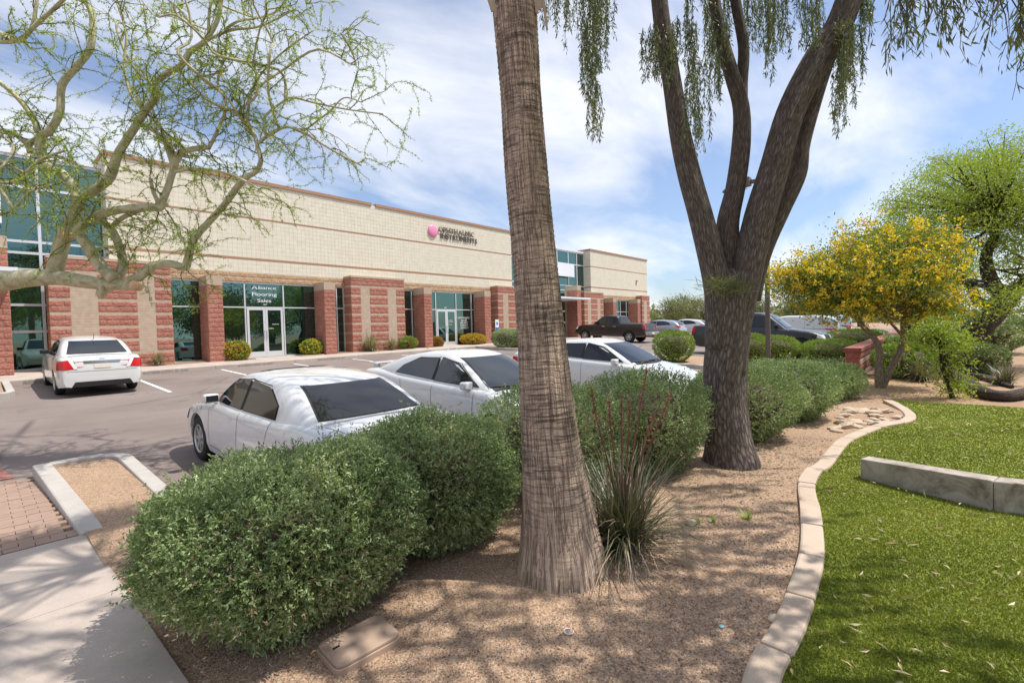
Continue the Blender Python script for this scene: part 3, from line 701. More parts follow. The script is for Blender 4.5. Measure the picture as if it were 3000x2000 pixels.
# storefront glass
def storefront(x0, x1, z0, z1, ymul, xmul, zmul, Y=GY_, fw_=.055, name='window', parent=None, skip=None):
    w = empty(name, (0, 0, 0), 0, bld)
    xm = [x0]+list(xmul)+[x1]; zm = [z0]+list(zmul)+[z1]
    for x in xm: bbox('mullion', M_alum, x-fw_/2, Y-.06, z0, x+fw_/2, Y+.05, z1, w)
    for i in range(len(xm)-1):
        for z in zm: bbox('rail', M_alum, xm[i]+fw_/2+.001, Y-.055, z-fw_/2, xm[i+1]-fw_/2-.001, Y+.045, z+fw_/2, w)
        for j in range(len(zm)-1):
            if skip and (i, j) in skip: continue
            bbox('pane', M_glass, xm[i]+fw_/2-.004, Y-.004, zm[j]+fw_/2-.004, xm[i+1]-fw_/2+.004, Y+.012, zm[j+1]-fw_/2+.004, w)
    return w
def double_door(x0, x1, z0, z1, Y=GY_):
    xm = (x0+x1)/2
    for k, (a, b) in enumerate(((x0+.03, xm-.004), (xm+.004, x1-.03))):
        d = bpart(MB().box(a, Y-.065, z0+.01, a+.1, Y-.015, z1).box(b-.1, Y-.065, z0+.01, b, Y-.015, z1).box(a+.1, Y-.065, z0+.01, b-.1, Y-.015, z0+.26).box(a+.1, Y-.065, z1-.1, b-.1, Y-.015, z1), 'door', M_alum)
        bbox('pane', M_glass, a+.095, Y-.045, z0+.255, b-.095, Y-.035, z1-.095, d)
        hx = b-.07 if k == 0 else a+.04
        bpart(MB().box(hx, Y-.13, z0+.9, hx+.03, Y-.105, z0+1.3).box(hx, Y-.105, z0+.93, hx+.03, Y-.066, z0+.96).box(hx, Y-.105, z0+1.24, hx+.03, Y-.066, z0+1.27), 'handle', M_alum, d)
Z0 = .80; ZT = 3.15; ZB = 4.28
storefront(5.46, 6.75, Z0, ZB, 0, [], [ZT])
storefront(7.2, 11.9, Z0, ZB, 0, [8.49, 10.25], [ZT], skip={(1, 0)})
double_door(8.52, 10.22, Z0, ZT-.03)
storefront(12.36, 13.45, Z0, ZB, 0, [13.04], [ZT])
storefront(16.85, 18.15, Z0, ZB, 0, [17.95], [ZT])
storefront(18.6, 23.26, Z0, ZB, 0, [19.81, 21.54, 22.95], [ZT], skip={(1, 0)})
double_door(19.84, 21.51, Z0, ZT-.03)
storefront(23.75, 24.86, Z0, ZB, 0, [24.55], [ZT])
storefront(39.2, 40.5, Z0, ZB, 0, [], [ZT]); storefront(41.0, 45.45, Z0, ZB, 0, [42.2, 43.72, 45.0], [ZT]); storefront(45.95, 47.0, Z0, ZB, 0, [], [ZT])
GB = 24.75
storefront(-1.9, 3.66, Z0, 8.5, 0, [.0, 1.82], [2.2, 3.17, 4.45, 5.05, 5.46, 7.42], GB, .09, 'curtain_wall')
storefront(27.2, 38.2, Z0, 8.5, 0, [28.9, 30.6, 32.3, 33.98, 35.66, 37.0], [2.2, 3.17, 4.45, 5.05, 5.46, 7.4], GB, .09, 'curtain_wall')
# masses behind
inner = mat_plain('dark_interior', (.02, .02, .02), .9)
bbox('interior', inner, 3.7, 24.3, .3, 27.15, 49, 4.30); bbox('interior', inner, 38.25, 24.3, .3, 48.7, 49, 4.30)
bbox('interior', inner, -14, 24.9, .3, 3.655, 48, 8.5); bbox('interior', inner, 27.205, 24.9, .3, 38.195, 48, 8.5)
bbox('wall', M_cream2, -14, 24.78, .3, -1.95, 48, 8.5)
bbox('roof_edge', M_whitep, -14, 24.62, 8.55, 3.655, 26, 8.68); bbox('roof_edge', M_whitep, 27.205, 24.62, 8.55, 38.195, 26, 8.68)
bbox('wall', M_beige, 48.76, 24.2, .4, 49.7, 49, 4.30)
bbox('canopy', M_whitep, -3.5, 21.5, 4.05, 1.05, 24.66, 4.17); bbox('canopy', M_whitep, 28.9, 21.6, 4.0, 34.3, 24.66, 4.14)
bbox('panel', M_whitep, -1.5, 24.1, 5.95, .86, 24.3, 7.25); bbox('panel', M_whitep, 29.2, 24.3, 6.2, 36.0, 24.45, 7.35)
bpart(MB().box(47.05, 23.93, 6.0, 47.13, 23.985, 6.5).box(47.13, 23.9, 6.42, 47.4, 23.985, 6.5), 'conduit', M_brown)
# stencilled words on the building kerb, signs and lettering
def text_mesh(s, mat, h, ext):
    cu = bpy.data.curves.new('t', 'FONT'); cu.body = s; cu.size = h/.72; cu.extrude = ext; cu.resolution_u = 3
    o = bpy.data.objects.new('t', cu); col.objects.link(o)
    me = bpy.data.meshes.new_from_object(o.evaluated_get(bpy.context.evaluated_depsgraph_get()))
    col.objects.unlink(o); bpy.data.objects.remove(o); me.materials.clear(); me.materials.append(mat); return me
def width(me): 
    c_ = np.empty(len(me.vertices)*3); me.vertices.foreach_get('co', c_); c_ = c_.reshape(-1, 3); return c_[:, 0].min(), c_[:, 0].max()
def lettering(text, x0, x1, zb, h, Y, mat, ext, parent, off, serif=True):
    """single letters standing on the wall, facing -Y, fitted between x0 and x1"""
    items = []; pen = 0
    for ch in text:
        if ch == ' ': pen += h*.42; continue
        me = text_mesh(ch, mat, h, ext); a, b = width(me)
        if serif and ch in 'IHPTMNRULFAE':                    # slab serifs at the stems
            bmx = bmesh.new(); bmx.from_mesh(me)
            feet = {'I': [.5], 'T': [.5], 'P': [.1], 'F': [.1], 'R': [.1, .9], 'E': [.1], 'L': [.1]}.get(ch, [.1, .9])
            for f_ in feet:
                for zz in ((0.0, h*.955) if ch not in 'TAR' else (0.0,)):
                    if ch == 'U' and zz == 0: continue
                    cx = a+(b-a)*f_; vv = bmesh.ops.create_cube(bmx, size=1)['verts']
                    for q_ in vv: q_.co = Vector((cx+q_.co.x*h*.30, zz+h*.022+q_.co.y*h*.055, q_.co.z*ext*1.9))
            bmx.to_mesh(me); bmx.free(); me.materials.clear(); me.materials.append(mat); a2, b2 = width(me); a = min(a, a2); b = max(b, b2)
        items.append((me, pen-a)); pen += (b-a)+h*.08
    k = (x1-x0)/pen
    for me, px in items:
        o = obj('letter', me, parent, Vector((x0+px*k, Y, zb))-off); o.rotation_euler = (math.pi/2, 0, 0); o.scale = (k, 1, 1)
sg = empty('wall_sign', (21.6, FY-.05, 8.1)); tag(sg, 'dark raised capital letters in two lines beside a pink disc high on the cream wall', 'sign')
so = Vector(sg.location)
n_ = 40; V = [(0, -.10, 0)]; Fq = []
for k, (r_, y_) in enumerate(((.15, -.095), (.3, -.075), (.36, -.05), (.38, 0.0), (.38, .03))):
    for i in range(n_): V.append((r_*math.cos(6.2832*i/n_), y_, r_*1.02*math.sin(6.2832*i/n_)))
for i in range(n_): Fq.append((0, 1+(i+1) % n_, 1+i))
for k in range(4):
    for i in range(n_): Fq.append((1+k*n_+i, 1+k*n_+(i+1) % n_, 1+(k+1)*n_+(i+1) % n_, 1+(k+1)*n_+i))
obj('disc', mkmesh('disc', V, Fq, M_pink, True), sg, Vector((19.7, FY-.04, 8.12))-so)
lettering('OPHTHALMIC', 20.16, 23.32, 8.15, .32, FY-.07, M_letter, .018, sg, so)
lettering('INSTRUMENTS', 20.3, 23.62, 7.74, .33, FY-.045, M_letter, .018, sg, so)
def window_text(rows, Y, label):
    e = empty('window_lettering', (rows[0][1], Y, rows[0][3])); tag(e, label, 'lettering')
    for tx, a, b, z, h in rows: lettering(tx, a, b, z, h, Y, M_wletter, .002, e, Vector(e.location), h > .1)
window_text([('Alliance', 8.80, 9.96, 4.02, .16), ('Flooring', 8.80, 9.97, 3.70, .16), ('Sales', 9.05, 9.70, 3.40, .16), ('8107', 9.32, 9.48, 3.26, .06)], 24.075, 'large white three line lettering on the glass above the nearer entrance door')
window_text([('OPHTHALMIC', 21.66, 22.84, 2.55, .13), ('SALES', 22.0, 22.5, 2.38, .13), ('SERVICE', 21.9, 22.62, 2.21, .13), ('SUPPORT', 21.9, 22.62, 2.04, .13), ('SUPPLIES', 21.9, 22.65, 1.87, .13)], 24.075, 'white five line capital lettering on the glass right of the further door')
window_text([('480-899-5553', 9.66, 9.98, 2.32, .045), ('OPEN', 9.5, 9.72, 2.12, .05)], 24.03, 'tiny white lettering on the nearer entrance door')
window_text([('OPHTHALMIC', 20.72, 21.2, 2.42, .05), ('INSTRUMENTS', 20.72, 21.24, 2.33, .05), ('CO', 20.72, 20.82, 2.24, .05), ('480-892-5057', 20.72, 21.15, 2.15, .05)], 24.03, 'tiny white lettering on the further entrance door')
window_text([('8105', 20.55, 20.75, 3.26, .07)], 24.075, 'small white door number over the further entrance')
for k, (tx, xa) in enumerate((('RESERVED B 109', 1.0), ('RESERVED B 108', 3.95), ('RESERVED B 107', 7.0), ('RESERVED B 107', 10.3))):
    e = empty('kerb_stencil', (xa, 20.785, zlot(xa, 20.8)+.02)); tag(e, ['faded stencil words on the kerb behind the white sedan', 'faded stencil words on the kerb right of the white sedan', 'faded stencil words on the kerb before the nearer entrance', 'faded stencil words on the kerb below the grass clumps'][k], 'stencil')
    lettering(tx, xa, xa+1.35, zlot(xa, 20.8)+.03, .085, 20.785, M_gletter, .001, e, Vector(e.location), False)
# disabled-parking sign
sp = empty('parking_sign', (22.2, 20.95, .8)); tag(sp, 'small white and blue disabled parking sign on a post behind the clipped globes', 'sign')
MB().box(-.02, .02, -.1, .02, .06, 1.65).build('post', M_pole, sp)
MB().box(-.16, 0, .95, .16, .012, 1.6).build('panel', M_signw, sp); MB().box(-.155, -.004, .95, .155, -.001, 1.10).build('blue_plate', M_blue, sp); MB().box(-.07, -.004, 1.26, .07, -.001, 1.44).build('symbol', M_blue, sp)

# ------------------------------------------------------------ vehicles
def interp(pts, y):
    p = sorted(pts); return np.interp(y, [a[0] for a in p], [a[1] for a in p])
def sm(a, k=2):
    a = np.asarray(a, float)
    for _ in range(k): a = np.concatenate([[a[0]], (a[:-2]+2*a[1:-1]+a[2:])/4, [a[-1]]])
    return a
def wheel_meshes(rw, tw, rim_mat, spokes, rr):
    n = 28; prof = [(rr, -tw/2), (rw-.03, -tw/2), (rw-.008, -tw/2+.02), (rw, -tw/4), (rw, tw/4), (rw-.008, tw/2-.02), (rw-.03, tw/2), (rr, tw/2)]
    V = [(x, r_*math.cos(6.2832*i/n), r_*math.sin(6.2832*i/n)) for r_, x in prof for i in range(n)]
    Fq = [(k*n+i, k*n+(i+1) % n, (k+1)*n+(i+1) % n, (k+1)*n+i) for k in range(len(prof)-1) for i in range(n)]
    tyre = mkmesh('tyre', V, Fq, M_tyre, True)
    s = MB(); prof = [(rr+.004, tw/2-.008), (rr-.012, tw/2+.002), (rr-.028, tw/2-.012), (rr-.035, tw/2-.09)]
    V = [(-x, r_*math.cos(6.2832*i/n), r_*math.sin(6.2832*i/n)) for r_, x in prof for i in range(n)]
    s.add(V, [(k*n+i, (k+1)*n+i, (k+1)*n+(i+1) % n, k*n+(i+1) % n) for k in range(len(prof)-1) for i in range(n)])
    x0 = -(tw/2-.012)
    for k in range(spokes):
        a = 6.2832*k/spokes; ca, sa = math.cos(a), math.sin(a); hw = rr*(.16 if spokes > 6 else .22)
        def P(r_, w, x): return (x, r_*ca-w*sa, r_*sa+w*ca)
        s.add([P(.04, -hw*.8, x0), P(rr-.02, -hw*.55, x0+.004), P(rr-.02, hw*.55, x0+.004), P(.04, hw*.8, x0), P(.04, -hw, x0+.05), P(rr-.02, -hw*.7, x0+.05), P(rr-.02, hw*.7, x0+.05), P(.04, hw, x0+.05)],
              [(0, 3, 2, 1), (0, 1, 5, 4), (2, 3, 7, 6), (1, 2, 6, 5), (0, 4, 7, 3)])
    V = [(x0-.006, 0, 0)]+[(x0-.004, .055*math.cos(6.2832*i/12), .055*math.sin(6.2832*i/12)) for i in range(12)]+[(x0+.03, .06*math.cos(6.2832*i/12), .06*math.sin(6.2832*i/12)) for i in range(12)]
    s.add(V, [(0, 1+(i+1) % 12, 1+i) for i in range(12)]+[(1+i, 1+(i+1) % 12, 13+(i+1) % 12, 13+i) for i in range(12)])
    rim = s.me('rim', rim_mat)
    s = MB(); V = [(-.02, 0, 0)]+[(-.02, (rr-.03)*math.cos(6.2832*i/n), (rr-.03)*math.sin(6.2832*i/n)) for i in range(n)]
    s.add(V, [(0, 1+(i+1) % n, 1+i) for i in range(n)]); disc = s.me('brake_disc', M_black)
    return tyre, rim, disc
class Car:
    def __init__(s, name, L, W, deck, roof, wb, fo, rw, paint, bot=.2, tumble=.30, belt=.95, nose=.16, tail=.12, rim=None, spokes=7, tw=.2, rr=None, arch=.055, low=None, side_bulge=1.0, ghw=.955):
        s.root = empty(name); s.L, s.W = L, W; s.paint = paint
        ny = 110; y = np.linspace(-L/2, L/2, ny)
        fy = L/2-fo; ry = fy-wb; s.fy, s.ry, s.rw = fy, ry, rw
        ins = []
        for yw in (fy, ry):                                     # extra stations at the arches
            ins += list(yw+np.cos(np.linspace(0, math.pi, 19))*(rw+arch))
        y = np.unique(np.round(np.concatenate([y, ins]), 4)); ny = len(y)
        dk = sm(interp(deck, y), 3)
        e0 = np.clip((y+L/2)/.45, 0, 1); e1 = np.clip((L/2-y)/.8, 0, 1)
        hw = W/2*(1-tail*(1-e0)**2.2)*(1-nose*(1-e1)**2.2)
        zb = np.full(ny, bot); zb = np.maximum(zb, bot+.09*np.clip((y-(L/2-.5))/.5, 0, 1)); zb = np.maximum(zb, bot+.07*np.clip((-L/2+.5-y)/.5, 0, 1))
        ar = zb.copy()
        for yw in (fy, ry):
            q_ = (rw+arch)**2-(y-yw)**2; ar = np.where(q_ > 0, np.maximum(ar, rw+np.sqrt(np.maximum(q_, 0))), ar)
        ring = []
        for i in range(ny):
            w, zt, b = hw[i], dk[i], zb[i]; zm = b+(zt-b)*.5
            pts = [(0, b), (w*.80, b), (w*.955, b+.02), (w*.985, b+.12), (w*1.0, zm-.06), (w*.998, zm+.06), (w*.982, zt-.13), (w*.962, zt-.06), (w*.925, zt-.02), (w*.85, zt), (w*.5, zt+.018), (0, zt+.026)]
            out = []
            for k, (x, z) in enumerate(pts):
                if 2 <= k <= 8 and z < ar[i]: z = ar[i]+.0005*k
                out.append((x, z))
            ring.append(out)
        ring = np.array(ring); K = ring.shape[1]
        V = []; 
        for i in range(ny):
            # end bulge so that bumpers are not flat
            for k in range(K):
                z = ring[i, k, 1]; yy = y[i]
                V.append((ring[i, k, 0], yy, z))
        nV = len(V); V = V+[(-a, b, c_) for a, b, c_ in V]
        Fq = []; mi = []
        for i in range(ny-1):
            for k in range(K-1):
                a, b, c_, d_ = i*K+k, i*K+k+1, (i+1)*K+k+1, (i+1)*K+k
                mm = 1 if k == 0 else (2 if (low and k in (1, 2)) else 0)
                if k == 1 and (ar[i] > zb[i]+.01 or ar[i+1] > zb[i+1]+.01): mm = 1
                Fq += [(a, d_, c_, b), (a+nV, b+nV, c_+nV, d_+nV)]; mi += [mm, mm]
        for i, fl in ((0, False), (ny-1, True)):
            idx = [i*K+k for k in range(K)]+[i*K+k+nV for k in range(K-1, -1, -1)]
            Fq.append(idx if not fl else idx[::-1]); mi.append(0)
        s.body = obj('body', mkmesh('body', V, Fq, [paint, M_black, low or paint], True, None, None, mi), s.root)
        em = s.body.modifiers.new('es', 'EDGE_SPLIT'); em.split_angle = R(38)
        # greenhouse
        gy0, gy1 = min(p[0] for p in roof), max(p[0] for p in roof)
        yg = np.linspace(gy0, gy1, 70); rz = sm(interp(roof, yg), 7); V2 = []; K2 = 9
        for i in range(len(yg)):
            zt = rz[i]; w = np.interp(yg[i], y, hw)*ghw; b0 = np.interp(yg[i], y, dk)-.07; hgt = max(zt-b0, .02); r_ = min(.085, hgt*.40)
            # plan taper of the cabin towards windscreen and rear glass
            tp = 1-.10*np.clip((yg[i]-(gy1-.8))/.8, 0, 1)**2-.10*np.clip(((gy0+.8)-yg[i])/.8, 0, 1)**2
            w *= tp; wt = w-hgt*tumble
            P = [(w, b0), (w-(hgt-r_)*.5*tumble, b0+(hgt-r_)*.5), (w-(hgt-r_)*tumble, zt-r_), (wt-.018, zt-r_*.42), (wt-.06, zt-r_*.12), (wt-.15, zt+.0), (wt*.6, zt+.016), (wt*.3, zt+.022), (0, zt+.024)]
            V2 += [(a, yg[i], c_) for a, c_ in P]
        n2 = len(V2); V2 = V2+[(-a, b, c_) for a, b, c_ in V2]; F2 = []
        for i in range(len(yg)-1):
            for k in range(K2-1):
                a, b, c_, d_ = i*K2+k, i*K2+k+1, (i+1)*K2+k+1, (i+1)*K2+k
                F2 += [(a, d_, c_, b), (a+n2, b+n2, c_+n2, d_+n2)]
        for i, fl in ((0, False), (len(yg)-1, True)):
            idx = [i*K2+k for k in range(K2)]+[i*K2+k+n2 for k in range(K2-1, -1, -1)]
            F2.append(idx if not fl else idx[::-1])
        s.cabin = obj('cabin', mkmesh('cabin', V2, F2, paint, True), s.root)
        em = s.cabin.modifiers.new('es', 'EDGE_SPLIT'); em.split_angle = R(45)
        nV1 = len(V); s.bvh = BVHTree.FromPolygons([Vector(p) for p in V+V2], Fq+[[q_+nV1 for q_ in f] for f in F2])
        ty, rm, dc = wheel_meshes(rw, tw, rim or M_rim, spokes, rr or rw*.66)
        for yw in (fy, ry):
            for sgn in (-1, 1):
                wv = empty('wheel', (sgn*(W/2-tw/2-.015), yw, rw), 0, s.root)
                if sgn > 0: wv.rotation_euler = (0, 0, math.pi)
                obj('tyre', ty, wv); obj('rim', rm, wv); obj('brake_disc', dc, wv)
    def patch(s, poly, view, mat, name, off=.005, cuts=4, parent=None, grow=0.0):
        bmx = bmesh.new(); P = np.array(poly, float)
        if grow:
            c_ = P.mean(0); P = P+unit(P-c_)*grow
        if len(P) == 4:
            vs_ = []; n = cuts*2+2
            for j in range(n+1):
                for i in range(n+1):
                    a = P[0]+(P[1]-P[0])*i/n; b = P[3]+(P[2]-P[3])*i/n; p = a+(b-a)*j/n; vs_.append(bmx.verts.new((p[0], p[1], 0)))
            for j in range(n):
                for i in range(n): bmx.faces.new([vs_[j*(n+1)+i], vs_[j*(n+1)+i+1], vs_[(j+1)*(n+1)+i+1], vs_[(j+1)*(n+1)+i]])
        else:
            bmx.faces.new([bmx.verts.new((p[0], p[1], 0)) for p in P])
            bmesh.ops.triangulate(bmx, faces=bmx.faces[:]); bmesh.ops.subdivide_edges(bmx, edges=bmx.edges[:], cuts=cuts, use_grid_fill=True)
            bmesh.ops.triangulate(bmx, faces=bmx.faces[:])
        org = {'L': lambda a, b: (Vector((-6, a, b)), Vector((1, 0, 0))), 'R': lambda a, b: (Vector((6, a, b)), Vector((-1, 0, 0))),
               'B': lambda a, b: (Vector((a, -9, b)), Vector((0, 1, 0))), 'F': lambda a, b: (Vector((a, 9, b)), Vector((0, -1, 0))), 'T': lambda a, b: (Vector((a, b, 6)), Vector((0, 0, -1)))}[view]
        bad = []
        for v_ in bmx.verts:
            o_, d_ = org(v_.co.x, v_.co.y); h = s.bvh.ray_cast(o_, d_)
            if h[0] is None: bad.append(v_); continue
            nn = h[1] if h[1].dot(d_) < 0 else -h[1]
            v_.co = h[0]+nn*off
        if bad: bmesh.ops.delete(bmx, geom=bad, context='VERTS')
        bmesh.ops.recalc_face_normals(bmx, faces=bmx.faces[:])
        me = bpy.data.meshes.new(name); bmx.to_mesh(me); bmx.free(); me.materials.append(mat)
        me.polygons.foreach_set('use_smooth', np.ones(len(me.polygons), bool))
        return obj(name, me, parent or s.root)
    def both(s, poly, mat, name, sides='LR', off=.005, grow=0, parent=None, cuts=4):
        return [s.patch(poly, sd, mat, name, off, cuts, parent, grow) for sd in sides]
    def window(s, poly, view, glass, trim=.02, name='window'):
        f = s.patch(poly, view, M_black, name, .004, 4, None, trim)
        s.patch(poly, view, glass, 'pane', .009, 4, f); return f
    def seam(s, p0, p1, view, w=.008):
        d = np.array(p1)-np.array(p0); n = np.array([-d[1], d[0]])/np.linalg.norm(d)*w/2
        s.patch([np.array(p0)-n, np.array(p1)-n, np.array(p1)+n, np.array(p0)+n], view, M_seam, 'panel_gap', .003, 7)
    def mirror(s, side, y, z, mat=None, sx=.11, face=None):
        b = bmesh.new(); bmesh.ops.create_cube(b, size=1); bmesh.ops.bevel(b, geom=b.edges[:], offset=.28, segments=3, affect='EDGES', profile=.6)
        hx = s.W/2
        for v_ in b.verts: v_.co = Vector((v_.co.x*sx*1.75, v_.co.y*.12*(1+.3*v_.co.x*side), v_.co.z*.125))
        me = bpy.data.meshes.new('mirror'); b.to_mesh(me); b.free(); me.materials.append(mat or s.paint); me.polygons.foreach_set('use_smooth', np.ones(len(me.polygons), bool))
        o = obj('mirror', me, s.root, (side*(hx-.01), y, z-.01))
        MB().box(-.072, -.066, -.042, .072, -.059, .042).build('mirror_glass', M_black, o)
    def box(s, name, mat, x0, y0, z0, x1, y1, z1, bevel=.01): return MB().box(x0, y0, z0, x1, y1, z1).build(name, mat, s.root, bevel)
    def place(s, x, y, rz, label, cat='car'):
        z0 = zlot(x, y); pit = .04*(1 if abs(rz) < .1 else -1)
        s.root.location = (x, y, z0); s.root.rotation_euler = (math.atan(pit), 0, rz); tag(s.root, label, cat)

def sedan(name, L, W, H, wb, fo, paint, glass=M_cglass, rw=.315, style=0, ref=(4.76, 1.42), rim=None, spokes=7, spoil=False):
    k = L/ref[0]; kz = H/ref[1]
    if style == 0:                                   # three-box saloon with an upright rear pillar
        deck = [(-2.38, .55), (-2.37, .90), (-2.32, .965), (-2.0, .995), (-1.5, 1.0), (-1.0, .975), (.8, .95), (1.02, .945), (1.35, .90), (1.8, .83), (2.15, .74), (2.3, .62), (2.38, .48)]
        roof = [(-1.80, .97), (-1.42, 1.17), (-1.10, 1.32), (-.85, 1.375), (-.4, 1.41), (0, 1.42), (.28, 1.395), (.5, 1.335), (1.16, .95)]
        fwin = [(.94, .965), (.46, 1.285), (-.02, 1.335), (-.02, .965)]; rwin = [(-.10, .965), (-.10, 1.335), (-.62, 1.30), (-.98, 1.13), (-1.02, .98)]
        back = [(-.62, 1.035), (.62, 1.035), (.50, 1.33), (-.50, 1.33)]; wind = [(-.66, .965), (.66, .965), (.53, 1.345), (-.53, 1.345)]
    else:                                            # sleeker, arched roof, small rear quarter glass
        deck = [(-2.38, .55), (-2.37, .95), (-2.31, 1.02), (-2.0, 1.045), (-1.6, 1.05), (-1.0, 1.0), (.8, .945), (1.05, .93), (1.35, .90), (1.8, .82), (2.12, .71), (2.3, .58), (2.38, .46)]
        roof = [(-1.98, 1.03), (-1.55, 1.18), (-1.05, 1.335), (-.6, 1.40), (-.2, 1.42), (.1, 1.41), (.42, 1.33), (1.26, .935)]
        fwin = [(1.0, .965), (.45, 1.265), (.05, 1.335), (.0, 1.335), (-.05, .99)]; rwin = [(-.12, .995), (-.08, 1.335), (-.6, 1.30), (-1.0, 1.17), (-1.18, 1.04)]
        back = [(-.58, 1.03), (.58, 1.03), (.46, 1.33), (-.46, 1.33)]; wind = [(-.68, .955), (.68, .955), (.52, 1.34), (-.52, 1.34)]
    S = lambda P: [(a*k, b*kz) for a, b in P]; kx = W/1.78
    c = Car(name, L, W, S(deck), S(roof), wb, fo, rw, paint, rim=rim, spokes=spokes, tumble=.40, ghw=.94)
    SX = lambda P: [(a*kx, b*kz) for a, b in P]
    for sd in 'LR':
        c.patch(S([fwin[-1], (fwin[-1][0]+.012, fwin[-2][1]+.012), (rwin[1][0]-.012, rwin[1][1]+.012), rwin[0]]), sd, M_black, 'door_pillar', .0035, 3)
        c.window(S(fwin), sd, glass); c.window(S(rwin), sd, glass)
    c.window(SX(wind), 'F', glass, .025, 'windscreen'); c.window(SX(back), 'B', glass, .025, 'rear_window')
    for sd in 'LR':
        c.seam((.98*k, .93*kz), (.96*k, .34), sd); c.seam((-.06*k, .93*kz), (-.06*k, .30), sd); c.seam((-.98*k, .95*kz), (-.84*k, .55), sd); c.seam((.96*k, .32), (-.78*k, .30), sd)
        c.patch([(.12*k, .80*kz), (.30*k, .80*kz), (.30*k, .835*kz), (.12*k, .835*kz)], sd, c.paint, 'door_handle', .022, 1); c.patch([(-.86*k, .81*kz), (-.68*k, .81*kz), (-.68*k, .845*kz), (-.86*k, .845*kz)], sd, c.paint, 'door_handle', .022, 1)
    c.seam((-.62*kx, 1.05*k), (-.56*kx, 2.1*k), 'T'); c.seam((.62*kx, 1.05*k), (.56*kx, 2.1*k), 'T')
    c.seam((-.66*kx, -1.86*k), (-.60*kx, -2.28*k), 'T'); c.seam((.66*kx, -1.86*k), (.60*kx, -2.28*k), 'T')
    return c, k, kz, kx
# white saloon seen from behind, nearest
c, k, kz, kx = sedan('parked_car', 4.80, 1.78, 1.375, 2.67, .93, P_white, M_tglass, .32)
c.patch([(-.42, .05), (.42, .05), (.42, .50), (-.42, .50)], 'T', M_black, 'sunroof', .006)
for sd in (-1, 1):
    c.patch([(sd*.42, .62), (sd*.84, .62), (sd*.86, .84), (sd*.44, .86)], 'B', M_redl, 'tail_light', .012); c.patch([(sd*.84, .50), (sd*.42, .50), (sd*.46, .63), (sd*.84, .66)], 'F', M_clearl, 'headlight', .012)
c.patch([(-2.36, .64), (-2.12, .64), (-2.10, .82), (-2.34, .84)], 'L', M_redl, 'tail_light', .006); c.patch([(2.05, .56), (2.26, .52), (2.22, .66), (2.04, .69)], 'L', M_clearl, 'headlight', .006)
c.mirror(-1, .86, .99); c.mirror(1, .86, .99)
c.place(3.0, 6.55, 0, 'white sedan with black tinted rear window parked nearest, behind the big foreground shrubs')
# white compact facing us, with a boot spoiler
c, k, kz, kx = sedan('parked_car', 4.53, 1.70, 1.47, 2.60, .90, P_white, M_cglass, .31, 1)
for sd in (-1, 1):
    c.patch([(sd*.80, .58), (sd*.44, .54), (sd*.46, .68), (sd*.80, .76)], 'F', M_clearl, 'headlight', .012)
    c.patch([(sd*.46, .68), (sd*.80, .66), (sd*.80, .92), (sd*.50, .92)], 'B', M_redl, 'tail_light', .012)
    s_ = 'L' if sd < 0 else 'R'; c.patch([(1.86, .64), (2.16, .58), (2.10, .72), (1.84, .80)], s_, M_clearl, 'headlight', .006)
    c.mirror(sd, .80, 1.03)
c.patch([(-.42, .36), (.42, .36), (.45, .50), (-.45, .50)], 'F', M_black, 'grille', .008)
c.box('spoiler', P_white, -.62, -2.24, 1.14, .62, -2.0, 1.175, .014); c.box('spoiler_foot', P_white, -.56, -2.18, 1.0, -.48, -2.05, 1.142, .01); c.box('spoiler_foot', P_white, .48, -2.18, 1.0, .56, -2.05, 1.142, .01)
MB().add([(-.006, -1.16, 1.44), (.006, -1.16, 1.44), (.004, -1.42, 1.60), (-.004, -1.42, 1.60), (0, -1.18, 1.46)], [(0, 1, 2, 3), (0, 3, 4), (1, 4, 2)]).build('antenna', M_black, c.root)
for x0, x1 in ((-.55, .02), (.05, .62)):
    c.patch([(x0, .985), (x1, 1.0), (x1, 1.012), (x0, .997)], 'F', M_black, 'wiper', .02, 2)
c.patch([(-.62, .955), (.62, .955), (.64, .985), (-.64, .985)], 'F', M_black, 'cowl_grille', .011)
c.place(5.80, 6.2, math.pi, 'white compact sedan with a raised boot spoiler, facing the shrubs left of the palm trunk')
# larger white saloon right of the palm
c, k, kz, kx = sedan('parked_car', 4.78, 1.83, 1.47, 2.776, .93, P_white, M_tglass, .33, 1)
for sd in (-1, 1):
    c.patch([(sd*.86, .62), (sd*.44, .52), (sd*.50, .62), (sd*.86, .74)], 'F', M_clearl, 'headlight', .012)
    c.patch([(sd*.50, .72), (sd*.86, .70), (sd*.86, .94), (sd*.54, .94)], 'B', M_redl, 'tail_light', .012)
    s_ = 'L' if sd < 0 else 'R'; c.patch([(1.80, .70), (2.25, .58), (2.18, .68), (1.82, .78)], s_, M_clearl, 'headlight', .006); c.patch([(-2.36, .74), (-2.05, .80), (-2.08, .95), (-2.34, .95)], s_, M_redl, 'tail_light', .008)
    c.mirror(sd, .86, 1.02, None, .12)
c.patch([(-.55, .30), (.55, .30), (.5, .52), (-.5, .52)], 'F', M_black, 'grille', .008); c.patch([(-.36, .53), (.36, .53), (.34, .56), (-.34, .56)], 'F', M_chrome, 'chrome_bar', .012)
for x0, x1 in ((-.58, .0), (.05, .62)): c.patch([(x0, .985), (x1, 1.0), (x1, 1.012), (x0, .997)], 'F', M_black, 'wiper', .02, 2)
c.patch([(-.64, .95), (.64, .95), (.66, .985), (-.66, .985)], 'F', M_black, 'cowl_grille', .011)
c.place(10.6, 6.4, math.pi, 'white sedan with sloping bonnet, facing the shrubs between palm trunk and leaning tree')
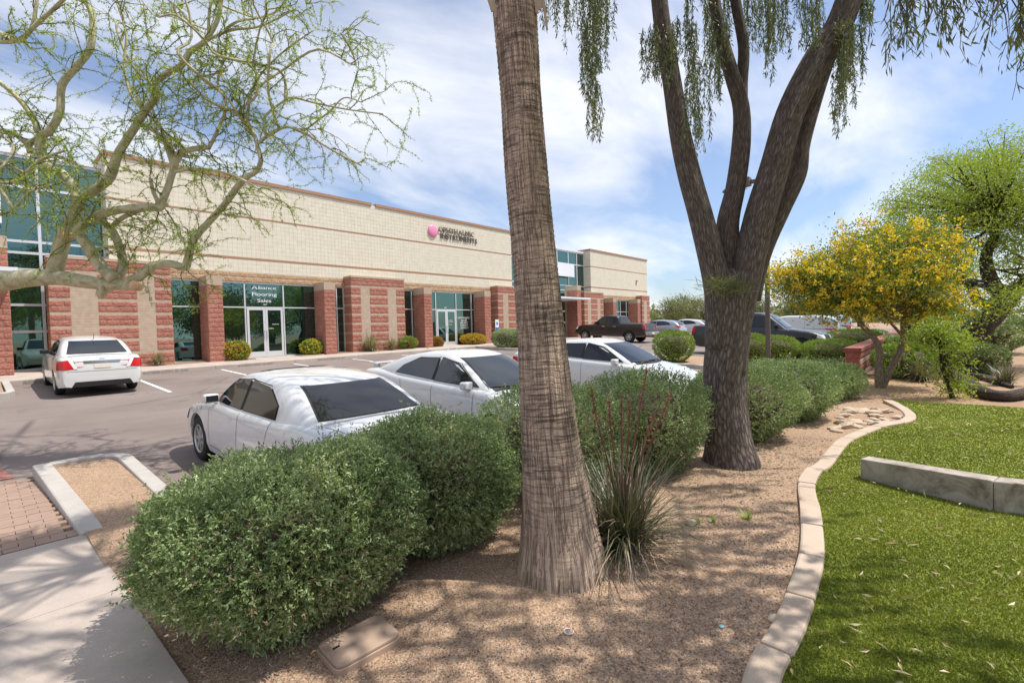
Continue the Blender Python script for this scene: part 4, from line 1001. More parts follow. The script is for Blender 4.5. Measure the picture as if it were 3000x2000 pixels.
# white saloon by the building
c, k, kz, kx = sedan('parked_car', 4.58, 1.74, 1.475, 2.62, .92, P_white2, M_cglass, .315, 0, (4.76, 1.42), None, 7)
for sd in (-1, 1):
    c.patch([(sd*.56, .73), (sd*.86, .70), (sd*.84, .93), (sd*.66, .95)], 'B', M_redl, 'tail_light', .012); c.patch([(sd*.48, .72), (sd*.56, .725), (sd*.66, .94), (sd*.58, .93)], 'B', M_clearl, 'lamp_lens', .013)
    s_ = 'L' if sd < 0 else 'R'; c.patch([(-2.26, .74), (-2.02, .76), (-2.06, .90), (-2.24, .93)], s_, M_redl, 'tail_light', .007)
    c.mirror(sd, .84, 1.04, M_black)
    n_ = 14; V = [(.045*math.cos(6.2832*i/n_), y_, .045*math.sin(6.2832*i/n_)) for y_ in (0, .2) for i in range(n_)]
    obj('exhaust', mkmesh('exhaust', V, [(i, (i+1) % n_, n_+(i+1) % n_, n_+i) for i in range(n_)], M_chrome, True), c.root, (sd*.55, -2.30, .27))
c.patch([(-.36, .86), (.36, .86), (.38, .92), (-.38, .92)], 'B', M_chrome, 'chrome_bar', .014); c.patch([(-.17, .73), (.17, .73), (.17, .84), (-.17, .84)], 'B', M_plate, 'licence_plate', .012)
c.patch([(-.06, .965), (.06, .965), (.06, .99), (-.06, .99)], 'B', M_chrome, 'badge', .01, 1); c.patch([(-.62, .27), (.62, .27), (.55, .40), (-.55, .40)], 'B', M_black, 'diffuser', .01)
c.patch([(-.88, .66), (.88, .66), (.88, .668), (-.88, .668)], 'B', M_seam, 'panel_gap', .005); c.seam((-.50, .70), (-.56, .94), 'B'); c.seam((.50, .70), (.56, .94), 'B')
MB().add([(-.008, -1.0, 1.43), (.008, -1.0, 1.43), (.003, -1.10, 1.60), (-.003, -1.10, 1.60), (0, -.96, 1.43)], [(0, 1, 2, 3), (0, 3, 4), (1, 4, 2)]).build('antenna', M_black, c.root)
c.place(2.25, 18.6, 0, 'white sedan with red tail lights parked nose-in at the building beside the striped pier')
# pickups
def pickup(name, L, W, H, wb, fo, paint, rw, low, rim, bed_light=True):
    kz = H/1.95; h = L/2
    deck = [(-h, .62), (-h+.02, 1.0), (-h+.05, 1.33), (-h+.12, 1.36), (-.95, 1.365), (-.80, 1.30), (1.1, 1.27), (1.32, 1.26), (1.8, 1.24), (2.4, 1.17), (h-.22, 1.08), (h-.06, .95), (h, .62)]
    roof = [(-.93, 1.27), (-.80, 1.62), (-.72, 1.84), (-.5, 1.915), (0, 1.945), (.3, 1.93), (.62, 1.85), (1.40, 1.25)]
    c = Car(name, L, W, [(a, b*kz) for a, b in deck], [(a, b*kz) for a, b in roof], wb, fo, rw, paint, bot=.38, tumble=.24, nose=.10, tail=.03, rim=rim, spokes=6, tw=.28, rr=rw*.62, arch=.075, low=low)
    for sd in 'LR':
        c.window([(1.06, 1.33*kz), (.60, 1.74*kz), (.20, 1.80*kz), (.20, 1.33*kz)], sd, M_tglass); c.window([(.10, 1.33*kz), (.10, 1.80*kz), (-.62, 1.78*kz), (-.68, 1.36*kz)], sd, M_tglass)
        c.seam((1.12, 1.24*kz), (1.10, .52), sd); c.seam((.15, 1.24*kz), (.15, .48), sd); c.seam((-.74, 1.26*kz), (-.74, .5), sd); c.seam((-.86, 1.28*kz), (-.86, .5), sd)
        c.patch([(.26, 1.10*kz), (.50, 1.10*kz), (.50, 1.15*kz), (.26, 1.15*kz)], sd, M_chrome if low else paint, 'door_handle', .025, 1); c.patch([(-.66, 1.10*kz), (-.42, 1.10*kz), (-.42, 1.15*kz), (-.66, 1.15*kz)], sd, M_chrome if low else paint, 'door_handle', .025, 1)
    c.window([(-.72, 1.33*kz), (.72, 1.33*kz), (.62, 1.80*kz), (-.62, 1.80*kz)], 'F', M_cglass, .03, 'windscreen'); c.window([(-.70, 1.40*kz), (.70, 1.40*kz), (.62, 1.78*kz), (-.62, 1.78*kz)], 'B', M_tglass, .03, 'rear_window')
    c.patch([(-.80, -h+.14), (.80, -h+.14), (.80, -1.0), (-.80, -1.0)], 'T', M_black, 'bed_interior', .004)
    for sd in (-1, 1):
        s_ = 'L' if sd < 0 else 'R'; w = W/2
        c.patch([(sd*(w-.18), .98*kz), (sd*(w-.02), .98*kz), (sd*(w-.02), 1.28*kz), (sd*(w-.18), 1.28*kz)], 'B', M_redl, 'tail_light', .014); c.patch([(-h+.01, .98*kz), (-h+.20, 1.02*kz), (-h+.26, 1.28*kz), (-h+.04, 1.28*kz)], s_, M_redl, 'tail_light', .010)
        c.patch([(sd*(w-.08), .86*kz), (sd*(w-.42), .86*kz), (sd*(w-.42), 1.05*kz), (sd*(w-.08), 1.05*kz)], 'F', M_clearl, 'headlight', .012); c.patch([(h-.36, .92*kz), (h-.08, .88*kz), (h-.10, 1.02*kz), (h-.34, 1.08*kz)], s_, M_clearl, 'headlight', .010)
        c.mirror(sd, .98, 1.42*kz, paint if not low else M_black, .15)
    c.patch([(-.62, .72*kz), (.62, .72*kz), (.62, 1.05*kz), (-.62, 1.05*kz)], 'F', M_black, 'grille', .010)
    c.box('rear_bumper', M_chrome if low else M_black, -W/2+.06, -h-.12, .56, W/2-.06, -h+.06, .76, .03)
    return c
c = pickup('pickup_truck', 5.89, 2.0, 1.93, 3.68, .95, P_black, .40, P_brownlow, M_rim)
c.patch([(-.2, .62), (.2, .62), (.2, .74), (-.2, .74)], 'B', M_plate, 'licence_plate', .14)
c.place(31.9, 18.1, 0, 'dark brown crew-cab pickup parked nose-in at the entrance canopy', 'pickup truck')
c = pickup('pickup_truck', 5.91, 2.08, 2.10, 3.68, .93, P_grey, .46, None, M_rimd)
c.place(25.5, 6.6, math.pi, 'charcoal grey lifted pickup with black off-road wheels behind the leaning tree', 'pickup truck')
# two small cars beyond
def hatch(paint, name='parked_car'):
    deck = [(-2.16, .60), (-2.12, .92), (-2.02, 1.02), (-1.5, 1.02), (.8, .96), (1.05, .95), (1.5, .88), (1.9, .76), (2.1, .6), (2.16, .48)]
    roof = [(-2.08, 1.0), (-1.85, 1.22), (-1.55, 1.38), (-1.0, 1.45), (-.3, 1.48), (.1, 1.46), (.45, 1.37), (1.22, .95)]
    c = Car(name, 4.32, 1.78, deck, roof, 2.65, .86, .315, paint)
    for sd in 'LR':
        c.window([(.98, .98), (.45, 1.31), (.0, 1.38), (-.02, .99)], sd, M_cglass); c.window([(-.10, .99), (-.08, 1.38), (-.7, 1.37), (-1.15, 1.26), (-1.30, 1.08)], sd, M_cglass)
    c.window([(-.68, .97), (.68, .97), (.52, 1.36), (-.52, 1.36)], 'F', M_cglass, .025, 'windscreen'); c.window([(-.56, 1.08), (.56, 1.08), (.48, 1.36), (-.48, 1.36)], 'B', M_cglass, .025, 'rear_window')
    for sd in (-1, 1):
        s_ = 'L' if sd < 0 else 'R'
        c.patch([(sd*.50, .84), (sd*.86, .84), (sd*.84, 1.02), (sd*.56, 1.0)], 'B', M_redl, 'tail_light', .012); c.patch([(-2.12, .86), (-1.72, .98), (-1.76, 1.05), (-2.08, 1.02)], s_, M_redl, 'tail_light', .008)
        c.patch([(sd*.84, .64), (sd*.46, .58), (sd*.5, .68), (sd*.84, .78)], 'F', M_clearl, 'headlight', .012); c.mirror(sd, .82, 1.02)
    c.patch([(-.6, .28), (.6, .28), (.56, .42), (-.56, .42)], 'B', M_black, 'diffuser', .01)
    return c
c = hatch(P_silver); c.place(40.1, 18.3, 0, 'silver hatchback parked just beyond the dark brown pickup')
c = hatch(P_white2); c.place(45.6, 18.2, 0, 'small pale car beyond the silver hatchback, in front of the yellow hedge')
# panel vans
def van(label, x, y):
    deck = [(-2.4, .55), (-2.38, 1.05), (-2.3, 1.10), (1.3, 1.10), (1.5, 1.08), (1.95, 1.0), (2.25, .86), (2.4, .55)]
    roof = [(-2.40, 1.06), (-2.36, 1.7), (-2.25, 1.86), (-1.0, 1.90), (.3, 1.89), (.75, 1.80), (1.75, 1.08)]
    c = Car('panel_van', 4.8, 1.84, deck, roof, 3.06, .85, .32, P_white, tumble=.12, tail=.03)
    for sd in 'LR':
        c.window([(1.38, 1.14), (.86, 1.60), (.42, 1.66), (.42, 1.14)], sd, M_cglass); c.seam((.34, 1.75), (.34, .35), sd); c.seam((-.75, 1.75), (-.75, .35), sd); c.seam((.34, 1.12), (-2.2, 1.12), sd, .02)
    c.window([(-.70, 1.16), (.70, 1.16), (.62, 1.70), (-.62, 1.70)], 'F', M_cglass, .03, 'windscreen')
    for sd in (-1, 1):
        s_ = 'L' if sd < 0 else 'R'
        c.patch([(sd*.80, .80), (sd*.90, .80), (sd*.90, 1.15), (sd*.80, 1.15)], 'B', M_redl, 'tail_light', .014); c.patch([(-2.39, .80), (-2.27, .80), (-2.27, 1.15), (-2.38, 1.15)], s_, M_redl, 'tail_light', .010); c.mirror(sd, 1.2, 1.25, M_black)
    c.patch([(-.7, 1.15), (.7, 1.15), (.66, 1.7), (-.66, 1.7)], 'B', M_tglass, 'rear_window', .008)
    c.place(x, y, 0, label, 'van'); return c
van('white panel van with a plain side parked behind the charcoal pickup bonnet', 34.6, 6.9)
van('white van half hidden by the yellow tree, further along the row', 43.5, 7.2)

# ------------------------------------------------------------ planting
def superdir(n, e, g):
    d = rand_dirs(n, g); return d*(np.sum(np.abs(d)**e, 1)**(-1/e))[:, None], d
def shrub_arrays(rx, ry, h, ns, per, leaf, wid, seed, e=2.7, amp=.10, taper=.26, sprig=.075, depth=.22):
    g = np.random.default_rng(seed); p, d = superdir(ns, e, g)
    p = p*lump(d, seed+1, amp)[:, None]*(1-depth*g.random(ns)**2.2)[:, None]
    low = np.clip(-p[:, 2], 0, 1.2); tp = 1-taper*low**1.3
    P = np.stack([p[:, 0]*rx*tp, p[:, 1]*ry*tp, (p[:, 2]+1)*h/2], -1); keep = P[:, 2] > .03; P = P[keep]; d = d[keep]
    nrm = unit(np.stack([d[:, 0]/rx, d[:, 1]/ry, d[:, 2]*2/h+.25], -1)+g.normal(size=d.shape)*.38)
    n = len(P); tpos = g.random((n, per))**.8
    L = sprig*(.6+.7*g.random(n))
    B = P[:, None, :]+nrm[:, None, :]*(tpos*L[:, None])[..., None]
    D = nrm[:, None, :]*.75+g.normal(size=(n, per, 3))*.62
    V = leaf_arrays(B.reshape(-1, 3), D.reshape(-1, 3), leaf*(.65+.7*g.random(n*per)), wid*(.7+.6*g.random(n*per)), g)
    low_f = .5+.22*np.sin(P[:, 0]*7+seed)*np.sin(P[:, 1]*6+1)+.18*np.sin(P[:, 2]*9+seed)
    vv = np.clip(np.repeat(low_f, per)*.55+.45*g.random(n*per)+.10*(tpos.ravel()-.5), 0, 1)
    return V, vv, P, nrm
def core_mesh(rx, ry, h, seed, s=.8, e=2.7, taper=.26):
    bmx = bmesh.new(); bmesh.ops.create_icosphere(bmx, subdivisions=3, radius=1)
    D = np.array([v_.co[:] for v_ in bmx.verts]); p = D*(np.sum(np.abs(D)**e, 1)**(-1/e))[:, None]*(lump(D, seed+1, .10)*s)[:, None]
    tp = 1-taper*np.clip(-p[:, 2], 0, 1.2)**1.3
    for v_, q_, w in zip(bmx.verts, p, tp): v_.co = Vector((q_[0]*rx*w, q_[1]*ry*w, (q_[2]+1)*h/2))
    me = bpy.data.meshes.new('dark_core'); bmx.to_mesh(me); bmx.free(); me.materials.append(M_twig); return me
def shrub(name, x, y, z, rx, ry, h, ns, per, leaf, wid, seed, mat, label, cat='shrub', group=None, flowers=None, rz=0, **kw):
    o = empty(name, (x, y, z), rz); tag(o, label, cat, group)
    if name == 'sage_shrub': kw = dict(amp=.13, depth=.30, sprig=.09, taper=.48, **kw)
    V, vv, P, nrm = shrub_arrays(rx, ry, h, ns, per, leaf, wid, seed, **kw)
    if name == 'sage_shrub':
        V2, vv2, _, _ = shrub_arrays(rx*1.01, ry*1.01, h*1.01, ns//60, 14, leaf, wid, seed, amp=.13, depth=.04, sprig=.15, taper=.48); V = np.concatenate([V, V2]); vv = np.concatenate([vv, vv2])
    obj('foliage', leaf_mesh('foliage', V, mat, vv), o)
    if name == 'sage_shrub':
        V3, _, _, _ = shrub_arrays(rx*.985, ry*.985, h*.99, ns//16, 7, leaf*1.1, wid*.6, seed+77, amp=.13, depth=.22, sprig=.12, taper=.48); tag(obj('dry_twigs', leaf_mesh('dry_twigs', V3, ML_dryt), o), kind='stuff')
    obj('dark_core', core_mesh(rx, ry, h, seed, .70, kw.get('e', 2.7), kw.get('taper', .26)), o)  # solid dark core in twig brown, added to block the view through the leaves
    s = TB()
    for k in range(5):
        a = 6.28*k/5+seed; s.tube([(0, 0, -.08), (.10*rx*math.cos(a), .1*ry*math.sin(a), .12*h), (.4*rx*math.cos(a), .4*ry*math.sin(a), .5*h)], [.022, .016, .008], 5)
    obj('stem', s.me('stem', M_twig), o)
    if flowers:
        n, sz, fm = flowers; g = np.random.default_rng(seed+5); ii = g.choice(len(P), n, replace=False); m_ = 5
        B = np.repeat(P[ii]+nrm[ii]*.05, m_, 0); D = np.repeat(nrm[ii], m_, 0)+g.normal(size=(n*m_, 3))*.9
        obj('flowers', leaf_mesh('flowers', leaf_arrays(B, D, sz, sz*.8, g), fm), o)
    return o
SG = 'grey-green sage shrubs along the car park edge'
shrub('sage_shrub', 1.36, 3.22, .0, .72, .70, 1.00, 17000, 9, .025, .0115, 11, ML_sage, 'largest green sage shrub in the left foreground, beside the concrete walk', group=SG, flowers=(9, .016, ML_pflower))
shrub('sage_shrub', 2.60, 3.30, .0, .62, .64, 1.04, 12500, 9, .025, .0115, 12, ML_sage, 'rounded green sage shrub just left of the palm trunk', group=SG, flowers=(8, .016, ML_pflower))
shrub('sage_shrub', 4.30, 3.18, .0, .80, .68, 1.14, 8500, 8, .024, .011, 13, ML_sage, 'sage shrub half hidden behind the palm trunk', group=SG)
shrub('sage_shrub', 5.52, 2.78, .0, .72, .70, 1.17, 8500, 8, .024, .011, 14, ML_sage, 'sage shrub between the spiky clump and the leaning tree trunk', group=SG, flowers=(4, .02, ML_pflower))
shrub('sage_shrub', 8.05, 2.35, .02, .80, .78, 1.06, 7500, 8, .027, .013, 15, ML_sage_pale, 'pale sage shrub immediately right of the leaning tree trunk', group=SG, flowers=(14, .022, ML_pflower))
shrub('sage_shrub', 9.95, 2.15, .02, .82, .78, 1.0, 7500, 8, .03, .0145, 16, ML_sage, 'second sage shrub right of the leaning tree', group=SG, flowers=(6, .024, ML_pflower))
shrub('sage_shrub', 12.9, 2.05, .03, .85, .8, .78, 6000, 8, .034, .017, 17, ML_sage, 'furthest sage shrub, beside the yellow-flowering tree trunk', group=SG)
CG = 'clipped bright green shrubs on the parking islands'
def clip_shrub(x, y, rx, h, seed, label, z=None, ns=3200, mat=ML_bright, e=2.9, leaf=.045):
    return shrub('clipped_shrub', x, y, (zlot(x, y)+.08) if z is None else z, rx, rx, h, ns, 6, leaf, leaf*.5, seed, mat, label, 'shrub', CG, e=e, amp=.05, taper=.34, sprig=.06, depth=.12)
clip_shrub(19.3, 8.2, .72, 1.25, 31, 'bright green clipped shrub on the island left of the leaning tree')
clip_shrub(20.9, 5.75, .72, 1.15, 32, 'bright green clipped shrub peeping out right of the leaning tree trunk')
clip_shrub(21.9, 5.0, .80, 1.05, 33, 'clipped shrub behind the light pole')
clip_shrub(22.9, 3.25, .98, .85, 34, 'wide clipped shrub before the charcoal pickup wheel', .12, 3800)
clip_shrub(31.5, 3.45, 1.25, 1.0, 35, 'wide clipped shrub behind the red block wall, below the white van', .2, 3800)
clip_shrub(35.5, 3.3, 1.2, .9, 36, 'clipped shrub further along behind the red block wall', .22, 3000)
clip_shrub(20.75, 18.95, .72, 1.05, 37, 'left of the two clipped globes near the building', None, 2600, ML_sage)
clip_shrub(21.75, 18.7, .72, 1.05, 38, 'right of the two clipped globes near the building', None, 2600, ML_sage)
clip_shrub(-.25, 19.2, .5, .8, 39, 'small green shrub at the left edge beside the white sedan', .6, 1800)
LG = 'flowering lantana mounds at the foot of the building'
for i, (x, y, r_, h, fm, lb) in enumerate(((7.75, 23.25, .52, .72, ML_oflower, 'orange-flowered mound left of the nearer entrance door'), (11.35, 23.5, .50, .68, ML_yflower, 'yellow-flowered mound right of the nearer entrance door'),
        (16.9, 23.25, .58, .62, ML_rflower, 'green mound with few red flowers beside the third column'), (19.35, 23.5, .38, .55, ML_rflower, 'red-flowered clump left of the further entrance door'),
        (22.3, 23.3, .85, .62, ML_oflower, 'broad orange-yellow mound right of the further entrance door'), (29.3, 22.6, 1.1, .75, ML_yflower, 'yellow-flowered mound left of the dark brown pickup'))):
    shrub('lantana_mound', x, y, .80 if x < 20 else .84, r_, r_*.8, h, 1100, 6, .06, .035, 50+i, ML_bright, lb, 'flowers', LG, flowers=(760 if i in (4, 5) else (330 if i != 2 else 60) if i != 3 else 480, .075, fm), e=2.2, amp=.12, taper=.1, sprig=.08)

# tufts of long blades
def tuft(name, x, y, z, n, ln, spread, wid, seed, mat, label, cat, group=None, stalks=None, up_=.9, lean_all=None):
    g = np.random.default_rng(seed); o = empty(name, (x, y, z)); tag(o, label, cat, group)
    a = g.random(n)*6.283; tilt = np.abs(g.normal(size=n))*spread+.05; L = ln*(.55+.5*g.random(n)); base = g.normal(size=(n, 2))*.07*ln
    S = 5; V = []; w0 = wid*(.7+.6*g.random(n))
    for k in range(S+1):
        u = k/S; r_ = L*np.sin(tilt*(1+.75*u))*u; zz = L*u*np.cos(tilt*(.55+1.0*u))*up_
        c_ = np.stack([base[:, 0]+np.cos(a)*r_, base[:, 1]+np.sin(a)*r_, np.maximum(zz, .012*ln*(k > 0))], -1)
        sd = np.stack([-np.sin(a), np.cos(a), 0*a], -1)*(w0*(1-u**2*.93))[:, None]
        V.append(c_-sd); V.append(c_+sd)
    V = np.stack(V, 1); m_ = 2*(S+1); b0 = np.arange(n)[:, None]*m_
    Q = np.concatenate([np.stack([b0[:, 0]+2*k, b0[:, 0]+2*k+1, b0[:, 0]+2*k+3, b0[:, 0]+2*k+2], -1) for k in range(S)])
    obj('blades', mkmesh('blades', V.reshape(-1, 3), [Q], mat, True, None, np.repeat(g.random(n), m_)), o)
    if stalks:
        for (dx, dy, h, bend) in stalks:
            P = smooth_path([(0, 0, .05), (dx*.35, dy*.35, h*.45), (dx*.8, dy*.8, h*.82), (dx+bend, dy, h)], 4)
            st = obj('flower_stalk', TB().tube(P, np.linspace(.009, .004, len(P)), 5).me('flower_stalk', M_stalk), o)
            m_ = 46; u = .52+.48*g.random(m_); B = np.stack([np.interp(u*(len(P)-1), range(len(P)), P[:, k]) for k in range(3)], -1)
            tag(obj('buds', leaf_mesh('buds', leaf_arrays(B, g.normal(size=(m_, 3))+np.array([0, 0, .8]), .030*(.6+.7*g.random(m_)), .013, g), ML_bud if z < .5 else ML_rflower), st), kind='stuff')
    return o
M_stalk = mat_plain('red_brown_stalk', (.20, .075, .06), .8, .2, 20)
tuft('hesperaloe', 3.45, 1.92, .05, 620, .95, .62, .0058, 71, ML_hesp, 'spiky dark grey-green clump with tall red flower stalks beside the palm trunk', 'succulent',
     None, [(-.10, .22, 1.28, .03), (-.02, .10, 1.18, .02), (.06, .02, 1.22, .0), (.12, -.03, 1.14, -.02), (.22, -.12, 1.42, .03), (.30, -.12, 1.02, .05), (.34, -.26, 1.22, .06)])
HG = 'pale grass-like clumps at the foot of the building'
tuft('grass_clump', 4.85, 23.0, .82, 170, .62, .62, .010, 72, ML_grassy, 'small pale spiky clump behind the white sedan near the striped pier', 'grass clump', HG)
tuft('grass_clump', 14.35, 22.95, .82, 330, 1.15, .55, .013, 73, ML_grassy, 'largest pale grassy clump with coral flower spikes before the striped pier', 'grass clump', HG, [(-.25, .1, 1.15, .02), (.05, .0, 1.25, .02), (.5, -.1, 1.05, .04)])
tuft('grass_clump', 15.65, 22.95, .82, 260, .85, .50, .012, 74, ML_grassy, 'pale grassy clump right of the coral-spiked one', 'grass clump', HG)
tuft('grass_clump', 24.9, 22.8, .84, 160, .8, .5, .012, 75, ML_grassy, 'pale clump with coral spikes beside the third striped pier', 'grass clump', HG, [(-.1, .1, 1.4, .05), (.2, .0, 1.3, .05)])
tuft('hesperaloe', 17.6, .35, .05, 330, .85, .6, .009, 76, ML_hesp, 'dark spiky clump beneath the yellow tree, left of the thin sapling', 'succulent', 'dark spiky clumps in the dirt')
tuft('hesperaloe', 17.3, -1.25, .05, 230, .7, .6, .009, 77, ML_hesp, 'dark spiky clump behind the lying branch on the right', 'succulent', 'dark spiky clumps in the dirt')
for i, (px, py, n, l_) in enumerate(((1718, 1195, 40, .10), (1640, 1200, 18, .07), (1605, 1205, 16, .07), (790, 1425, 26, .06))):
    p = gp(px, py, .05); tuft('weed_tuft', p[0], p[1], .045, n, l_*1.6, .5, .004, 80+i, ML_bright, ['grassy green weed tuft in the gravel near the tan kerb', 'tiny green weed between the weed tuft and the spiky clump', 'tiny green weed at the foot of the spiky clump', 'small green weed above the plastic valve lid'][i], 'weed', 'weeds in the gravel')

# ------------------------------------------------------------ trees
# fan palm
pal = [(1180, -620, 42), (1181, -260, 45), (1181, -40, 50), (1181, 0, 51), (1195, 200, 46), (1209, 400, 48.5), (1228, 600, 50), (1245, 800, 55), (1263, 1000, 65), (1276, 1130, 77), (1284, 1220, 88), (1288, 1268, 97), (1290, 1312, 106)]
pd = 3.22; PP = []; PR = []
base = gp(1290, 1306, .05); d0 = float((base-EYE)@fw)
for x, y, r_ in pal[::-1]:
    dd = d0+.10*(1-(y+260)/1650.); PP.append(at(x, y, dd)); PR.append(r_/.784*dd/F_PX)
PP[0][2] = min(PP[0][2], .0)
PPs = smooth_path(PP, 34); PRs = np.interp(np.linspace(0, len(PR)-1, len(PPs)), range(len(PR)), PR)
V, q_, uv = tube_arrays(PPs, PRs, 96)
ang = uv[:, 0]*2*np.pi; hh = uv[:, 1]; g = np.random.default_rng(5)
ridge = np.zeros(len(V))
for k in range(7): ridge += np.sin(ang*(17+6*k)+2.2*np.sin(hh*(1.3+.4*k)+k)+k*1.7)/(1+.3*k)
ringh = np.sin((hh+.02*np.sin(ang*3+hh*4))*2*np.pi/.042+1.4*np.sin(hh*5))
ringamp = np.clip((hh-.75)/1.2, .12, 1)
cen = np.repeat(PPs, 97, 0); rad = unit(V-cen)
flare = np.clip((.34-hh)/.34, 0, 1)**2*np.maximum(0, np.sin(ang*7+1)+.6*np.sin(ang*13))*.022
V = V+rad*(ridge*.0026+ringh*.0030*ringamp+flare)[:, None]
pr = empty('palm_tree', (base[0], base[1], 0)); tag(pr, 'tall fan palm with ringed, cracked brown trunk standing in the middle foreground', 'palm tree')
off = -np.array([base[0], base[1], 0])
obj('trunk', mkmesh('trunk', V+off, [q_], M_palm, True, uv), pr)
top = PPs[-1]; fr_V = []; g = np.random.default_rng(6)
bt = TB()
for k in range(46):
    a = g.random()*6.283; el = R(g.uniform(-12, 78)); Lp = g.uniform(.7, 1.1); d_ = np.array([math.cos(a)*math.cos(el), math.sin(a)*math.cos(el), math.sin(el)])
    b0 = top+np.array([0, 0, g.uniform(.2, .9)]); e0 = b0+d_*Lp+np.array([0, 0, -.1]); bt.tube(np.array([b0, (b0+e0)/2+np.array([0, 0, .06]), e0])+off, [.018, .014, .01], 5)
    s1 = unit(np.cross(d_, [0, 0, 1])); n1 = np.cross(s1, d_)
    for f_ in np.linspace(-1.25, 1.25, 26):
        dl = unit(d_*math.cos(f_)+s1*math.sin(f_)+n1*.15*g.normal()); l_ = .75*math.cos(f_*.45)
        tip = e0+dl*l_+np.array([0, 0, -.12*abs(f_)-.1]); sd = unit(np.cross(dl, n1))*.016
        fr_V += [e0, e0+dl*l_*.45+sd, tip, e0+dl*l_*.45-sd]
obj('fronds', leaf_mesh('fronds', np.array(fr_V)+off, ML_frond), pr); obj('frond_stalks', bt.me('frond_stalks', M_twig), pr)
g = np.random.default_rng(66); fv = []; ff_ = []
for k in range(84):                                     # ragged fibrous skirt where trunk meets ground
    a_ = 6.2832*k/84+g.normal()*.05; dr = np.array([math.cos(a_), math.sin(a_), 0]); sd = np.array([-math.sin(a_), math.cos(a_), 0]); r0_ = PRs[0]*1.0
    L_ = g.uniform(.0, .09); w_ = g.uniform(.006, .018); c0 = np.array([PPs[2][0], PPs[2][1], 0])+off
    A_ = c0+dr*(r0_-.012)+np.array([0, 0, .05+L_]); B_ = c0+dr*(r0_+g.uniform(.0, .035))+np.array([0, 0, .02+g.random()*.02]); b0 = len(fv)
    fv += [A_-sd*w_*.5, A_+sd*w_*.5, B_+sd*w_, B_-sd*w_, A_-sd*w_*.5-dr*.02, A_+sd*w_*.5-dr*.02, B_+sd*w_-dr*.03, B_-sd*w_-dr*.03]
    ff_ += [[b0+i for i in f] for f in ((0, 1, 2, 3), (7, 6, 5, 4), (0, 4, 5, 1), (1, 5, 6, 2), (2, 6, 7, 3), (3, 7, 4, 0))]
tag(obj('root_fringe', mkmesh('root_fringe', fv, ff_, mat_plain('grey_fibre', (.33, .25, .185), .95, .35, 25)), pr), kind='stuff')
M_boot = mat_plain('dry_frond_base', (.42, .33, .24), .9, .2, 20)
for (xa, ya, xb, yb, w) in ((1120, -30, 1132, 26, 10), (1134, -30, 1138, 40, 7), (1228, -40, 1234, 30, 8), (1240, -60, 1257, 68, 5), (1236, -40, 1240, 22, 9)):
    A = at(xa, ya, d0+.0)+off; B = at(xb, yb, d0-.02)+off; sx_ = rt*(w/.784*d0/F_PX); up_ = fw*.012
    s = MB(); s.add([A-sx_, A+sx_, B+sx_*.4, B-sx_*.4, A-sx_+up_, A+sx_+up_, B+sx_*.4+up_, B-sx_*.4+up_], [(0, 3, 2, 1), (4, 5, 6, 7), (0, 1, 5, 4), (1, 2, 6, 5), (2, 3, 7, 6), (3, 0, 4, 7)])
    s.build('dry_frond_base', M_boot, pr)

LS = 1.0
def limb(pts, depth, px_r, tb, sides=12, wob=.05, seed=0, k=5, dfun=None):
    """pts in survey pixels; depth constant or list; px_r half widths in pixels"""
    n = len(pts); dep = depth if hasattr(depth, '__len__') else [depth]*n
    P = np.array([at(x, y, d_) for (x, y), d_ in zip(pts, dep)]); rr = [r_*LS/.784*d_/F_PX for r_, d_ in zip(np.interp(np.linspace(0, 1, n), np.linspace(0, 1, len(px_r)), px_r), dep)]
    Ps = smooth_path(P, k); Rs = np.interp(np.linspace(0, n-1, len(Ps)), range(n), rr); tb.tube(Ps, Rs, sides, wob, seed); return Ps, Rs
def strands(tops, g, leafl, leafw, V, TBs, bottoms=None, dens=80, curl=.06):
    """hanging leafy twigs; tops (n,3), lengths"""
    for p, L in tops:
        m_ = max(4, int(L/.08)); w = np.cumsum(g.normal(size=(m_, 3))*np.array([curl, curl, 0])*.25, 0); zz = -np.linspace(0, L, m_)
        P = np.asarray(p)+w+np.stack([0*zz, 0*zz, zz], -1); TBs.tube(P, np.linspace(.004, .0012, m_), 4)
        n = int(L*dens); u = g.random(n)*(m_-1); B = np.stack([np.interp(u, range(m_), P[:, k]) for k in range(3)], -1)+g.normal(size=(n, 3))*.012
        D = g.normal(size=(n, 3))*.42+np.array([0, 0, -1.0]); V.append(leaf_arrays(B, D, leafl*(.6+.7*g.random(n)), leafw*(.7+.6*g.random(n)), g))
# leaning weeping tree
LS = .93
wd = 6.3; wt_ = empty('weeping_tree', tuple(gp(1678, 1062, .0))); tag(wt_, 'dark-barked weeping tree with three leaning limbs rising from one twisted trunk', 'tree')
woff = -np.array(wt_.location); tb = TB()
b_ = np.array(gp(1676, 1064, .04)); dw = float((b_-EYE)@fw)
limb([(1680, 1078), (1678, 1050), (1672, 1000), (1666, 930), (1664, 860), (1672, 780), (1676, 710), (1676, 660), (1672, 620)], dw, [72, 64, 55, 49, 49, 50, 54, 54, 26], tb, 40, .045, 3, 6)
limb([(1650, 800), (1652, 720), (1645, 640), (1610, 500), (1582, 400), (1560, 300), (1545, 200), (1522, 60), (1512, -30), (1500, -120)], dw-.05, [30, 33, 31, 27, 24, 21, 20, 20], tb, 24, .05, 4)
limb([(1675, 760), (1675, 620), (1671, 520), (1690, 430), (1703, 330), (1702, 245), (1680, 170), (1655, 80), (1636, -20)], dw+.1, [34, 28, 24, 22, 18, 15, 14], tb, 20, .05, 5)
limb([(1703, 260), (1704, 190), (1708, 110), (1692, 20), (1680, -60)], dw+.12, [16, 13, 12, 12], tb, 16, .05, 6)
